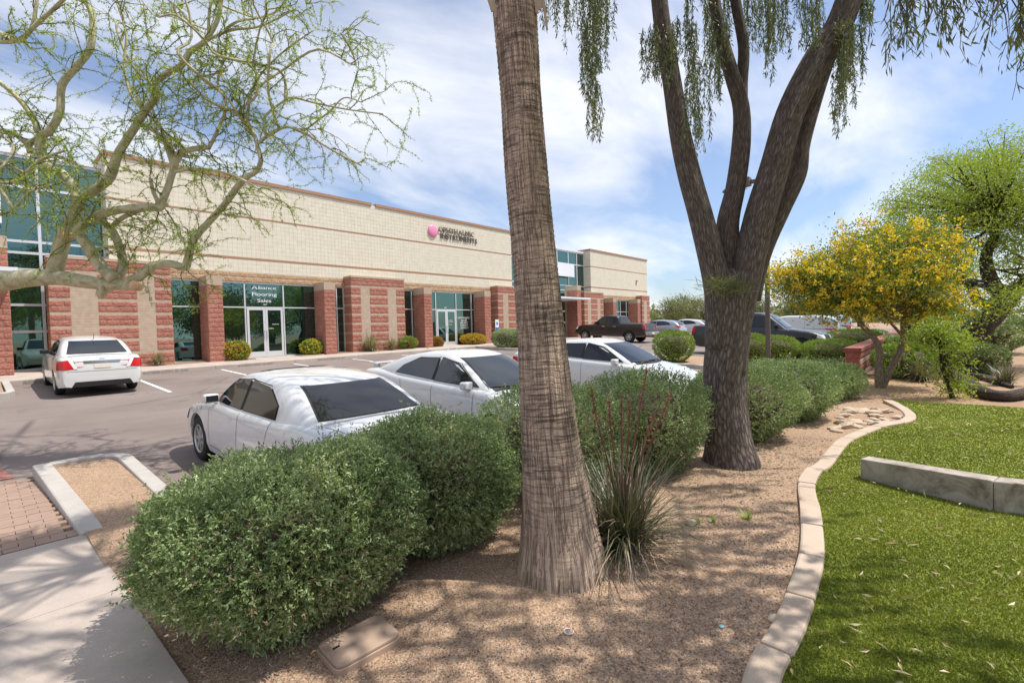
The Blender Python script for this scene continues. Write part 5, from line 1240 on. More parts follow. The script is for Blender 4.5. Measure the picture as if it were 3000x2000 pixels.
limb([(1686, 860), (1692, 760), (1712, 640), (1745, 500), (1778, 390), (1815, 260), (1870, 150), (1925, 60), (1960, -30), (2000, -120)], dw-.1, [26, 33, 37, 35, 33, 32, 30, 28], tb, 28, .05, 7)
limb([(1735, 690), (1752, 590), (1790, 490), (1828, 400), (1838, 330), (1870, 220), (1905, 120), (1940, 20)], dw+.18, [12, 20, 23, 23, 20, 20], tb, 20, .06, 8)
limb([(1930, 95), (1948, 85), (1950, 78)], dw-.25, [16, 10, 7], tb, 12, .05, 9, 3)
tb.V = [v_+woff for v_ in tb.V]
obj('trunk', tb.me('trunk', M_barkd), wt_)
tw = TB()                                              # upper limbs above the frame
g = np.random.default_rng(21); lv = []; top_pts = []
for (xa, ya), dd, ends in (((1512, -30), dw, ((-1.2, .9, 1.5), (-2.0, -.3, 1.2), (.4, 1.2, 2.0))), ((1640, -20), dw, ((.0, 1.0, 2.0), (.8, .3, 2.4), (-.8, -.6, 1.6))), ((1960, -30), dw, ((1.4, .0, 1.2), (1.0, -1.4, 1.4), (2.0, .9, 1.6), (.2, -.5, 2.2)))):
    a0 = at(xa, ya, dd)
    for e_ in ends:
        e_ = np.array(e_); P = smooth_path([a0, a0+e_*.5+np.array([0, 0, .3]), a0+e_, a0+e_*1.35+np.array([0, 0, -.5])], 5); tw.tube(P, np.linspace(.06, .012, len(P)), 8, .04, 3)
        for j in range(34): top_pts.append((P[int(g.integers(4, len(P)))]+g.normal(size=3)*np.array([.45, .45, .2]), g.uniform(.5, 1.4)))
keep_ids = set()
strand_px = [(1252, -20, 60, 5), (1292, -20, 110, 7), (1325, -20, 90, 6), (1352, -20, 360, 14), (1345, 60, 300, 8), (1372, -20, 180, 12), (1390, -20, 110, 8), (1362, 200, 345, 8), (1275, -30, 40, 5),
             (1480, 90, 185, 9), (1505, 75, 190, 10), (1530, 70, 190, 9), (1555, 60, 150, 6), (1580, 0, 160, 9), (1592, 60, 270, 12), (1602, 150, 330, 9), (1596, 250, 372, 7), (1618, 0, 190, 8), (1640, 60, 245, 8), (1655, 120, 260, 6),
             (1665, 0, 140, 7), (1720, 0, 120, 8), (1745, -10, 165, 10), (1772, -10, 190, 11), (1790, 0, 140, 8), (1835, 0, 140, 8), (1858, 0, 180, 9), (1880, 0, 130, 8), (1920, 60, 200, 8), (1932, 120, 310, 12), (1945, 100, 250, 10), (1962, 60, 190, 9), (1975, -10, 90, 8), (1990, -10, 60, 6)]
for x, ya, yb, n in strand_px:
    for j in range(n):
        dd = dw+g.uniform(-.7, .7); xx = x+g.normal()*9; y1 = ya-g.uniform(0, 25); y2 = ya+(yb-ya)*g.uniform(.45, 1.0)
        A = at(xx, y1, dd); L = (y2-y1)/.784*dd/F_PX
        if L > .08 and g.random() < .8: keep_ids.add(id(A)); top_pts.append((A, L))
top_pts = [(p_, L_) for p_, L_ in top_pts if L_ < 0 or (float((np.array(p_)-EYE)@fw) > .1 and ((np.array(p_)[2]-L_-1.85)/float((np.array(p_)-EYE)@fw) > .69 or getattr(p_, 'shape', None) is not None and id(p_) in keep_ids))]
strands(top_pts, g, .066, .012, lv, tw, dens=135, curl=.05)
obj('limbs', (tw.__setattr__('V', [v_+woff for v_ in tw.V]), tw.me('limbs', M_twig))[1], wt_)
V = np.concatenate(lv)+woff; vv = np.clip(.25+.5*g.random(len(V)//4)+.25*np.sin(V[::4, 0]*4), 0, 1)
obj('foliage', leaf_mesh('foliage', V, ML_willow, vv), wt_)
# sprouting shoots at the fork
g = np.random.default_rng(22); n = 330
B = np.array([at(g.normal(1662, 24), g.normal(660, 9), dw-.34+g.uniform(-.05, .05)) for _ in range(n)])+woff
D = np.stack([g.normal(size=n)*.8, g.normal(size=n)*.8, g.normal(size=n)*.35+.1], -1)-fw*.8
obj('shoots', leaf_mesh('shoots', leaf_arrays(B, D, .24*(.4+.8*g.random(n)), .0085, g), ML_olive), wt_)

# overhanging tree beside the camera (hanging tips at the upper right, its shade on the bed)
ot = empty('overhanging_tree', (1.4, -5.2, -.1)); tag(ot, 'tree standing outside the right edge, its drooping leafy twigs entering the upper right corner', 'tree')
oo = -np.array(ot.location); tb = TB(); g = np.random.default_rng(31)
trunk = smooth_path([(1.4, -5.2, -.2), (1.5, -5.0, 1.6), (1.8, -4.4, 3.2), (2.3, -3.4, 4.8), (2.9, -2.4, 5.8)], 5); tb.tube(trunk, np.linspace(.24, .10, len(trunk)), 14, .05, 2)
tops = []
for e_ in ((2.6, -.9, 5.4), (3.6, -.55, 4.9), (4.6, -.9, 5.0), (2.2, -2.6, 6.0), (3.0, -3.6, 6.4), (4.2, .6, 7.6), (5.4, .9, 7.9), (6.6, .3, 7.9), (5.0, -.4, 7.4), (3.6, -.2, 7.2), (7.4, -.8, 7.8), (6.2, -1.2, 7.2), (4.6, 1.3, 8.2), (3.2, .9, 7.8)):
    P = smooth_path([trunk[-4], (np.array(trunk[-1])+np.array(e_))/2+np.array([0, 0, .3]), e_, np.array(e_)+np.array([g.normal()*.3, .25, -.35])], 5); tb.tube(P, np.linspace(.032, .008, len(P)), 8, .04, 5)
    for j in range(60):
        p = P[int(g.integers(7, len(P)))]+g.normal(size=3)*np.array([.5, .45, .2])
        if p[2] < 6.6 and p[1] > -.05*p[0]-.12 and p[2]-.9 < 1.85+.75*math.hypot(p[0], p[1]): p[1] = -.05*p[0]-.3
        tops.append((p, g.uniform(.35, .95)))
lv = []; nr = []
for x, ya, yb, n in ((2052, -60, 95, 3), (2066, -60, 140, 4), (2085, -60, 155, 4), (2092, -40, 120, 3), (2150, -60, 60, 3), (2165, -60, 75, 3), (2180, -50, 132, 4), (2205, -60, 70, 4), (2215, -40, 20, 3), (2250, -60, 90, 2), (2290, -60, 110, 3), (2318, -60, 180, 4), (2338, -60, 235, 4), (2350, -60, 170, 3), (2260, -50, 30, 3), (2120, -60, 20, 3)):
    for j in range(n):
        dd = 2.9+g.uniform(-.25, .35); A = at(x+g.normal()*6, ya-g.uniform(0, 30), dd); nr.append((A, ((ya+(yb-ya)*g.uniform(.6, 1))-ya+25)/.784*dd/F_PX))
tb2 = TB(); strands(tops, g, .10, .028, lv, tb2, dens=72, curl=.08); strands(nr, g, .075, .011, lv, tb2, dens=42, curl=.10)
for A, L in nr:                                         # twigs run up to the branch they hang from
    q2 = min((np.array(p) for p, _ in tops), key=lambda p: np.linalg.norm(p-A)); tb2.tube(smooth_path([A, A*.6+q2*.4+np.array([0, 0, .15]), q2], 4), np.linspace(.003, .006, 9), 4)
for T_ in (tb, tb2): T_.V = [v_+oo for v_ in T_.V]
obj('trunk', tb.me('trunk', M_barkd), ot); tag(obj('twigs', tb2.me('twigs', M_twig), ot), kind='stuff'); obj('foliage', leaf_mesh('foliage', np.concatenate(lv)+oo, ML_willow), ot)

# palo verde at upper left
LS = 1.0
pvd = 7.0
pv = empty('palo_verde_tree', tuple(np.array(gp(-230, 1010, .1))*np.array([1, 1, 0])+np.array([0, 0, zlot(0, 8)-.05]))); tag(pv, 'palo verde with smooth pale green crooked limbs and fine foliage at the upper left', 'tree')
po = -np.array(pv.location); tb = TB(); g = np.random.default_rng(41); nodes = []
def pvl(pts, rr, seed, sides=12, dep=None, tw_=True, k=5):
    n = len(pts); dd = dep if dep else [pvd]*n
    P, Rr = limb(pts, dd, [q_*.88 for q_ in rr], tb, sides, .045, seed, k)
    if tw_:
        for i in range(len(P)):
            if Rr[i] < .075: nodes.append((P[i], unit(np.gradient(P, axis=0)[i]), Rr[i]))
root0 = -po
trunkP = smooth_path([root0+np.array([0, 0, -.1]), root0+np.array([.05, .0, .9]), at(-130, 690, pvd-.2), at(-40, 655, pvd)], 6); tb.tube(trunkP, np.linspace(.26, .17, len(trunkP)), 20, .05, 1)
pvl([(-60, 665), (0, 649), (60, 640), (130, 637), (185, 645), (240, 652), (303, 655)], [27, 25, 22, 20, 18, 15, 13], 2, 20, None, False)
pvl([(245, 650), (236, 668), (228, 680)], [16, 13, 9], 3, 12, None, False)
pvl([(125, 632), (132, 600), (146, 545), (166, 505), (178, 470), (182, 450)], [19, 18, 17, 15, 15, 14], 4, 16)
pvl([(182, 462), (164, 425), (140, 398), (116, 388), (97, 360), (92, 330), (97, 308)], [12, 12, 12, 11, 11, 11], 5, 14)
pvl([(97, 310), (118, 295), (138, 255), (143, 195), (178, 152), (208, 110), (213, 52), (202, 12), (172, -12), (150, -60)], [10, 9, 9, 8, 8, 7, 7, 5], 6)
pvl([(92, 308), (70, 262), (38, 222), (-5, 187), (-60, 150)], [7, 6.5, 6, 5], 7)
pvl([(95, 312), (82, 322), (62, 328), (32, 308), (-10, 302)], [7, 8, 6, 5], 8); pvl([(66, 326), (69, 352)], [7, 6.5], 9, 8, None, False, 2)
pvl([(182, 458), (202, 446), (248, 412), (262, 380), (275, 347), (320, 277), (333, 256), (360, 220), (357, 190), (392, 164), (417, 150), (436, 120), (470, 95), (500, 45), (512, -20), (530, -80)], [13, 12, 12, 10, 9, 8, 8, 8, 7, 6, 5, 4], 10)
pvl([(328, 285), (372, 316), (393, 367), (402, 395)], [5, 6, 6, 6], 11); pvl([(332, 258), (300, 215), (285, 150), (290, 80), (270, 10)], [4, 3.5, 3, 2.5], 12)
pvl([(262, 640), (248, 628), (224, 602), (200, 562), (180, 535), (188, 518), (215, 500), (250, 486), (330, 476), (366, 478), (376, 455), (386, 430), (400, 385), (414, 352), (445, 342), (482, 338)], [17, 15, 14, 13, 12, 12, 11, 9, 9, 9, 8, 8, 7, 6], 13, 14, [pvd-.05]*3+[pvd-.15]*6+[pvd]*7)
pvl([(480, 338), (500, 300), (520, 240), (500, 190), (520, 120)], [5, 4, 3, 3], 14); pvl([(400, 385), (395, 340), (370, 300), (350, 250)], [5, 4, 3], 15)
pvl([(262, 640), (276, 628), (282, 598), (272, 560), (258, 530), (240, 512), (228, 508)], [12, 12, 10, 9, 8, 6], 16, 12, [pvd+.1]*7); pvl([(256, 522), (285, 498), (330, 480), (362, 470), (352, 440), (345, 410)], [7, 6, 6, 5, 4], 17, 10, [pvd+.12]*6)
pvl([(290, 655), (318, 636), (350, 612), (390, 606), (424, 614), (432, 595), (447, 548), (478, 512), (514, 472), (545, 430), (566, 408), (590, 392), (599, 368), (592, 338)], [14, 12, 11, 10.5, 10, 9, 8.5, 8, 8, 7, 6.5, 6, 5.5], 18)
pvl([(592, 340), (586, 315), (569, 282), (540, 258), (509, 246), (470, 225), (440, 190)], [5, 4.5, 4, 3], 19); pvl([(589, 332), (620, 309), (656, 292), (695, 303), (758, 342), (830, 380)], [4.5, 4, 3.2, 2.2], 20)
pvl([(611, 312), (608, 270), (650, 234), (674, 225), (725, 237), (800, 252), (880, 262)], [3.5, 3, 2.5, 1.6], 21); pvl([(695, 303), (755, 258), (790, 225), (830, 235)], [2.6, 2, 1.5], 22)
pvl([(569, 282), (575, 220), (600, 170), (650, 120), (720, 70)], [3.5, 3, 2.2, 1.5], 23); pvl([(470, 95), (530, 70), (600, 60), (680, 20)], [4, 3, 2], 24); pvl([(402, 395), (450, 388), (520, 398), (580, 425), (640, 470)], [4, 3, 2.4, 1.5], 25, 8, [pvd-.3]*5)
pvl([(-10, 70), (40, 95), (80, 60), (140, 5), (170, -30)], [6, 5, 4], 26, 8, [pvd-.8]*5); pvl([(-10, 95), (30, 95), (70, 70), (85, 0), (90, -60)], [6, 5, 4, 3], 27, 8, [pvd-.8]*5); pvl([(-10, 420), (40, 415), (90, 370), (150, 345)], [5, 4, 3], 28, 8, [pvd-.5]*4); pvl([(-20, 500), (30, 480), (70, 440), (120, 425)], [4, 3, 2], 29, 8, [pvd-.6]*4)
for k in range(16):                                     # limbs above and behind the frame that carry the rest of the crown
    a0 = nodes[int(g.integers(len(nodes)))][0]; e_ = np.array([g.normal()*1.3, g.uniform(-.6, 2.6), g.uniform(.6, 2.4)]); P = smooth_path([a0]+[a0+e_*u_+g.normal(size=3)*.17 for u_ in (.18, .36, .54, .72, .88)]+[a0+e_], 4); tb.tube(P, np.linspace(.022, .006, len(P)), 6, .05, k)
    for i in range(3, len(P)): nodes.append((P[i], unit(e_), .02)); 
tw = TB(); lv = []; lvv = []
def pv_twig(p, d_, L, r_, lvl):
    m_ = max(4, int(L/.07)); P = [p]; d_ = d_.copy()
    for i in range(m_):
        d_ = unit(d_+g.normal(size=3)*.24+np.array([0, 0, -.045-.10*i/m_])); P.append(P[-1]+d_*L/m_)
    P = np.array(P); tw.tube(P, np.linspace(r_, max(.0012, r_*.3), len(P)), 4)
    if lvl > 0:
        for j in range(4 if lvl == 2 else 3):
            i = int(g.integers(1, len(P)-1)); pv_twig(P[i], unit(d_*.5+rand_dirs(1, g)[0]*.9), L*g.uniform(.45, .8), r_*.55, lvl-1)
    n = int(L*(66 if lvl < 1 else 46)); u = g.random(n)*(len(P)-1); B = np.stack([np.interp(u, range(len(P)), P[:, k]) for k in range(3)], -1)
    B = np.repeat(B, 2, 0)+g.normal(size=(2*n, 3))*.010; lv.append(leaf_arrays(B, g.normal(size=(2*n, 3))+np.array([0, 0, -.2]), .027*(.6+.8*g.random(2*n)), .012, g)); lvv.append(np.full(2*n, g.random()*.6))
right = rt
cand = [n_ for n_ in nodes]; g.shuffle(cand)
for p, d_, r_ in (cand*4)[:385]:
    dirn = unit(d_*.55+rand_dirs(1, g)[0]*.8+np.array([0, 0, .15])+right*.15); pv_twig(p, dirn, g.uniform(.45, 1.0), .007, 1)
for T_ in (tb, tw): T_.V = [v_+po for v_ in T_.V]
obj('trunk', tb.me('trunk', M_pv), pv); tag(obj('twigs', tw.me('twigs', M_twig), pv), kind='stuff')
V = np.concatenate(lv)+po; vv = np.clip(np.concatenate(lvv)+.4*g.random(len(V)//4), 0, 1); obj('foliage', leaf_mesh('foliage', V, ML_verde, vv), pv)
for (x, y, r_) in ((147, 540, 9), (306, 656, 11)):
    c_ = at(x, y, pvd-.16)+po; n_ = 14; e1 = rt*(r_/.784*pvd/F_PX); e2 = up*(r_*1.0/.784*pvd/F_PX); V = [c_-fw*.015]+[c_+e1*math.cos(6.2832*i/n_)+e2*math.sin(6.2832*i/n_) for i in range(n_)]+[c_+fw*.10+e1*math.cos(6.2832*i/n_)+e2*math.sin(6.2832*i/n_) for i in range(n_)]
    obj('pruned_stub', mkmesh('pruned_stub', V, [(0, 1+i, 1+(i+1) % n_) for i in range(n_)]+[(1+i, 1+n_+i, 1+n_+(i+1) % n_, 1+(i+1) % n_) for i in range(n_)], M_cut), pv)

# generic crowned tree
def crown_tree(name, x, y, z, trunks, clumps, leaf, wid, lmat, bmat, seed, label, per=90, cr=.38, flowers=None, cat='tree', group=None, flat=.7, limbr=.05, droop=0.0):
    """trunks: list of local polylines with radii; clumps: (n, centre, radii)"""
    g = np.random.default_rng(seed); o = empty(name, (x, y, z)); tag(o, label, cat, group); tb = TB()
    ends = []
    for P, rr in trunks:
        Ps = smooth_path(P, 5); tb.tube(Ps, np.interp(np.linspace(0, 1, len(Ps)), np.linspace(0, 1, len(rr)), rr), 12, .06, seed); ends += [Ps[-1], Ps[-4]]
    C = []
    for n, c_, r_ in clumps:
        d = rand_dirs(n, g)*(g.random(n)**.45)[:, None]*np.array(r_); C.append(np.array(c_)+d*lump(unit(d), seed, .16)[:, None])
    C = np.concatenate(C); ends = np.array(ends)
    for c_ in C[::max(1, len(C)//150)]:
        e_ = ends[np.argmin(np.linalg.norm(ends-c_, axis=1))]; P = smooth_path([e_, e_*.5+c_*.5+g.normal(size=3)*.12, c_], 4); tb.tube(P, np.linspace(limbr*.8, limbr*.15, len(P)), 5, .05, 1)
    n = len(C); B = np.repeat(C, per, 0)+g.normal(size=(n*per, 3))*cr*np.array([1, 1, flat]); D = g.normal(size=(n*per, 3))+np.array([0, 0, .2-droop]); 
    vv = np.clip(np.repeat(g.random(n), per)*.6+.4*g.random(n*per), 0, 1)
    obj('crown', leaf_mesh('crown', leaf_arrays(B, D, leaf*(.6+.8*g.random(n*per)), wid, g), lmat, vv), o); obj('trunk', tb.me('trunk', bmat), o)
    if flowers:
        nf, sz, fm = flowers; k = np.repeat(g.choice(n*per, nf//4), 4); Bf = np.repeat(B[k]+g.normal(size=(len(k), 3))*.05, 4, 0)+g.normal(size=(len(k)*4, 3))*.02; nf = len(k)
        obj('blossom', leaf_mesh('blossom', leaf_arrays(Bf, g.normal(size=(nf*4, 3)), sz*(.6+.8*g.random(nf*4)), sz*.8, g), fm), o)
    return o
# yellow blossoming tree
p = gp(2020, 888, .06); yx, yy = p[0], p[1]
def loc(px, py, d_): return at(px, py, d_)-np.array([yx, yy, .04])
dy_ = float((p-EYE)@fw)
crown_tree('yellow_tree', yx, yy, .04, [([(0, 0, -.1), loc(2018, 850, dy_), loc(2016, 790, dy_), loc(1975, 740, dy_), loc(1950, 690, dy_)], [.11, .09, .075, .06, .04]),
      ([(.05, 0, -.1), loc(2045, 850, dy_+.1), loc(2072, 790, dy_+.1), loc(2076, 720, dy_+.1), loc(2080, 640, dy_), loc(2060, 560, dy_)], [.10, .08, .07, .065, .05, .03]), ([loc(2072, 770, dy_), loc(2040, 735, dy_), loc(2010, 700, dy_-.2)], [.04, .03, .02])],
      [(150, loc(2020, 625, dy_), (1.9, 1.5, 1.15)), (70, loc(1900, 650, dy_+.3), (1.0, 1.0, .75)), (60, loc(2110, 620, dy_), (.9, 1.0, 1.0)), (34, loc(2140, 705, dy_-.3), (.7, .7, .35)), (40, loc(2080, 560, dy_+.3), (.9, .9, .5)), (30, loc(1835, 640, dy_+.5), (.5, .8, .6)), (26, loc(1930, 700, dy_), (.7, .7, .3))],
      .085, .03, ML_cassia, M_yellowbark, 61, 'rounded tree covered in yellow blossom with a forked slim trunk', 95, .26, (7600, .062, ML_yflower), flat=.75, limbr=.028)
# thin sapling with green shoots
p = gp(2188, 912, .05); ds = float((p-EYE)@fw); sp_ = lambda a, b, d_: at(a, b, d_)-p
crown_tree('sapling', p[0], p[1], p[2], [([(0, 0, -.05), sp_(2178, 880, ds), sp_(2165, 840, ds), sp_(2160, 790, ds)], [.05, .045, .04, .02])], [(26, sp_(2165, 780, ds), (.55, .5, .38)), (10, sp_(2180, 840, ds), (.25, .25, .3)), (8, sp_(2192, 893, ds), (.22, .2, .2)), (12, sp_(2135, 760, ds), (.3, .3, .25))], .075, .03, ML_mesq, M_barkb, 62, 'thin leafy sapling with bright green shoots in front of the dirt slope', 70, .17, limbr=.014)
# mesquite / palo verde on the right with thick leaning trunk
p = gp(2212, 838, .15); dm = float((p-EYE)@fw); mp_ = lambda a, b, d_=dm: at(a, b, d_)-p
crown_tree('mesquite_tree', p[0], p[1], p[2], [([(0, 0, -.1), mp_(2222, 800), mp_(2245, 755), mp_(2290, 710), mp_(2310, 668)], [.50, .44, .38, .33, .26]), ([mp_(2290, 712), mp_(2320, 690), mp_(2345, 655), mp_(2380, 610)], [.25, .2, .16, .12]), ([mp_(2305, 680), mp_(2275, 640), mp_(2265, 590), mp_(2285, 540), mp_(2290, 480)], [.2, .2, .16, .12, .08]), ([mp_(2275, 700), mp_(2245, 690), mp_(2230, 655), mp_(2205, 640)], [.16, .14, .12, .08])],
      [(170, mp_(2230, 470), (2.9, 2.5, 1.6)), (190, mp_(2320, 500), (2.8, 3.0, 2.2)), (110, mp_(2330, 390, dm+1), (2.0, 2.5, 1.5)), (34, mp_(2140, 470, dm+1), (1.8, 2.0, .9)), (50, mp_(2330, 610), (2.0, 2.0, 1.2)), (24, mp_(2200, 380, dm+1), (1.4, 1.6, .9)), (22, mp_(2320, 690, dm-2), (1.4, 1.4, .5))], .12, .036, ML_mesq, M_barkb, 63, 'big feathery lime-green tree with thick dark leaning trunk at the right edge', 75, .30, flat=.6, limbr=.07, droop=.5)
# lying limbs on the dirt
for i, (pts, rr) in enumerate((([(2190, 865), (2225, 885), (2262, 905), (2310, 912), (2380, 900)], [13, 15, 13, 12]), ([(2222, 862), (2262, 866), (2296, 876), (2325, 884)], [8, 8, 6, 4]))):
    P = np.array([gp(a, b+6, .06) for a, b in pts]); dd = [float((q2-EYE)@fw) for q2 in P]; rr2 = np.interp(np.linspace(0, 1, len(P)), np.linspace(0, 1, len(rr)), rr)/.784*np.array(dd)/F_PX
    P[:, 2] = .05+rr2*.75; Ps = smooth_path(P, 6); tb = TB(); tb.tube(Ps, np.interp(np.linspace(0, len(P)-1, len(Ps)), range(len(P)), rr2), 12, .08, i)
    o = obj('fallen_limb', tb.me('fallen_limb', M_barkb)); tag(o, ['long curved dark limb lying on the dirt at the right edge', 'shorter dark limb lying behind the long curved one'][i], 'log', 'dark limbs on the dirt')

# ------------------------------------------------------------ street furniture, walls, small things
lx0, ly0 = 20.2, 4.86; lz = zlot(lx0, ly0)+.1
lp = empty('street_lamp', (lx0, ly0, lz)); tag(lp, 'square bronze car park light pole with a shoebox lamp head, right of the leaning tree', 'street lamp')
n_ = 20; V = [(.33*math.cos(6.2832*i/n_), .33*math.sin(6.2832*i/n_), z_) for z_ in (-.2, .10, .13) for i in range(n_)]
V = [(a*(.94 if z_ > .12 else 1), b*(.94 if z_ > .12 else 1), z_) for a, b, z_ in V]
obj('footing', mkmesh('footing', V, [(k*n_+i, k*n_+(i+1) % n_, (k+1)*n_+(i+1) % n_, (k+1)*n_+i) for k in range(2) for i in range(n_)]+[list(range(2*n_, 3*n_))], M_kerb), lp)
MB().box(-.17, -.17, .13, .17, .17, .27).build('base_cover', M_pole, lp, .01)
MB().box(-.075, -.075, .27, .075, .075, 7.25).build('pole', M_pole, lp, .008)
MB().box(-.05, .07, 7.0, .05, .56, 7.14).build('arm', M_pole, lp)
MB().add([(-.19, .55, 7.26), (.19, .55, 7.26), (.19, 1.25, 7.1), (.10, 1.55, 6.92), (-.10, 1.55, 6.92), (-.19, 1.25, 7.1), (-.2, .55, 6.92), (.2, .55, 6.96), (.2, 1.25, 6.88), (.11, 1.58, 6.86), (-.11, 1.58, 6.86), (-.2, 1.25, 6.88)],
         [(0, 1, 2, 3, 4, 5), (11, 10, 9, 8, 7, 6), (0, 6, 7, 1), (1, 7, 8, 2), (2, 8, 9, 3), (3, 9, 10, 4), (4, 10, 11, 5), (5, 11, 6, 0)]).build('lamp_head', M_pole, lp, .015)
MB().box(-.13, .7, 6.85, .13, 1.3, 6.875).build('lens', M_clearl, lp)
# low red block wall along the far edge
rw_ = empty('block_wall', (17.7, 1.75, 0)); tag(rw_, 'low red split-face block wall with pale stripes running away behind the yellow tree', 'wall')
MB().box(.02, .02, -.2, 26, .36, .80).build('wall_core', M_mortar, rw_)
nrow = 0; stf = MB(); vstf = MB()
for r_ in range(5):
    z = -.18+.2*r_; mat = M_beige if r_ in (1, 3) else M_wred
    if r_ in (1, 3):
        MB().box(-.004, -.006, z+.06, 26, .386, z+.16).build('stripe_course', M_beige, rw_)
    x = -.0-(.2 if r_ % 2 else 0)
    while x < 25.9:
        w = .4; a = max(x, 0); k = int(rng.integers(9)); Vv, Ff = SV[k]
        if nrow < 300 and x < 14:
            o = obj('block', SM_W[k] if 'SM_W' in globals() else SM_W.setdefault(k, None) if False else (globals().setdefault('SM_W', [mkmesh('block', v_, f_, M_wred) for v_, f_ in SV]))[k], rw_, (a, .01, z)); o.scale = (x+w-a, 1, .2 if r_ not in (1, 3) else .06); nrow += 1
        else: stf.add(Vv*np.array([x+w-a, 1, .2 if r_ not in (1, 3) else .06])+np.array([a, .01, z]), Ff)
        x += w
    Vv, Ff = SV[r_]; Ve = Vv*np.array([.38, 1, .2]); Ve = np.stack([Ve[:, 1], -Ve[:, 0], Ve[:, 2]], -1)+np.array([.01, .38, z]); MB().add(Ve, Ff).build('block', M_wred, rw_)
tag(stf.build('more_blocks', M_wred, rw_), kind='stuff')
for k in range(65):
    MB().box(.4*k-.02, -.03, .822, .4*k+.372, .41, .95).build('cap_block', M_wred, rw_, .012)
# concrete headwall in the lawn
hw_ = empty('concrete_wall', (6.3, 0, 0)); tag(hw_, 'weathered grey concrete wing wall with a kink standing in the lawn', 'wall')
o = MB().add([(.28, .66, -.3), (-.20, -.37, -.3), (.0, -.42, -.3), (.46, .60, -.3), (.28, .66, .27), (-.20, -.37, .34), (.0, -.42, .34), (.46, .60, .27)], [(0, 3, 2, 1), (4, 5, 6, 7), (0, 1, 5, 4), (1, 2, 6, 5), (2, 3, 7, 6), (3, 0, 4, 7)]).build('wing', M_wallc, hw_, .012)
o = MB().add([(-.202, -.375, -.3), (-.02, -2.2, -.3), (.18, -2.2, -.3), (-.002, -.424, -.3), (-.198, -.373, .338), (-.02, -2.2, .38), (.18, -2.2, .38), (.002, -.422, .338)], [(0, 3, 2, 1), (4, 5, 6, 7), (0, 1, 5, 4), (1, 2, 6, 5), (2, 3, 7, 6), (3, 0, 4, 7)]).build('wing', M_wallc, hw_, .012)
# irrigation valve box
M_box = mat_plain('tan_plastic_lid', (.42, .30, .225), .75, .14, 5, .2, 50)
vb = empty('valve_box', tuple(gp(825, 1470, .05)), R(-1.5)); tag(vb, 'tan plastic irrigation valve box with a rounded lid in the gravel at the bottom', 'valve box')
A = [gp(a, b, .075)-np.array(vb.location) for a, b in ((727, 1480), (869, 1410), (922, 1456), (777, 1536))]
def rounded(A, r_=.16, grow=0.0):
    A = np.array(A)[:, :2]; c_ = A.mean(0); A = c_+(A-c_)*(1+grow); out = []
    for i in range(4):
        p, a, b = A[i], A[i-1], A[(i+1) % 4]
        for u in (0, .25, .5, .75, 1):
            q0 = p+(a-p)*r_; q1 = p+(b-p)*r_; out.append(tuple((1-u)**2*q0+2*u*(1-u)*p+u*u*q1))
    return out
vb.rotation_euler = (0, 0, 0)
MB().prism(rounded(A, .16, .05), -.1, .012).build('box', M_box, vb, .004); MB().prism(rounded(A, .16, 0), .0122, .034).build('lid', M_box, vb, .006)
c_ = np.mean(A, 0); MB().box(c_[0]-.15, c_[1]+.02, .0342, c_[0]-.11, c_[1]+.035, .037).build('pull_slot', M_black, vb)
# river stones beside the tan kerb
M_stone = mat_plain('pale_stone', (.50, .39, .29), .9, .18, 6, .4, 40)
g = np.random.default_rng(91); stones = []
for k in range(5):
    bmx = bmesh.new(); bmesh.ops.create_icosphere(bmx, subdivisions=2, radius=1); D = np.array([v_.co[:] for v_ in bmx.verts]); f_ = lump(D, 300+k, .22, 1.6)
    for v_, w in zip(bmx.verts, f_): v_.co = v_.co*float(w)
    me = bpy.data.meshes.new('stone'); bmx.to_mesh(me); bmx.free(); me.materials.append(M_stone); stones.append(me)
for k in range(34):
    p = gp(g.uniform(1925, 2070), g.uniform(940, 992), .06)
    if p[1] < np.interp(p[0], KLs[:, 0], KLs[:, 1])+.15: p[1] = np.interp(p[0], KLs[:, 0], KLs[:, 1])+g.uniform(.16, .5)
    sz = g.uniform(.05, .13); o = obj('stone', stones[int(g.integers(5))], None, (p[0], p[1], float(bed_z(p[0], p[1]))+sz*.12)); o.scale = (sz*1.3, sz, sz*.5); o.rotation_euler = (g.normal()*.2, g.normal()*.2, g.random()*6.28)
    tag(o, 'pale river stone in the loose stone patch beside the tan kerb', 'stone', 'stones beside the tan kerb')
for k, (px, py, sz, lb) in enumerate(((1778, 1416, .03, 'pale stone on the gravel close to the tan kerb'), (1588, 1202, .045, 'reddish stone lying below the spiky clump'))):
    p = gp(px, py, .06); o = obj('stone', stones[k], None, (p[0], p[1], float(bed_z(p[0], p[1]))+sz*.2)); o.scale = (sz*1.4, sz, sz*.6); tag(o, lb, 'stone')
p = gp(1306, 1442, .06); th = np.linspace(.3, 5.6, 20); tb = TB(); tb.tube(np.stack([.028*np.cos(th), .028*np.sin(th), 0*th+.008], -1), np.full(20, .003), 6)
o = obj('plastic_ring', tb.me('plastic_ring', M_whitep), None, (p[0], p[1], float(bed_z(p[0], p[1])))); tag(o, 'small white plastic ring lying on the gravel below the palm trunk', 'litter')
p = gp(1658, 1428, .06); o = obj('blue_scrap', stones[2].copy(), None, (p[0], p[1], float(bed_z(p[0], p[1]))+.006)); o.data.materials.clear(); o.data.materials.append(mat_plain('pale_blue_scrap', (.25, .55, .62), .6, .1)); o.scale = (.018, .014, .006); tag(o, 'tiny pale blue scrap on the gravel near the tan kerb', 'litter')
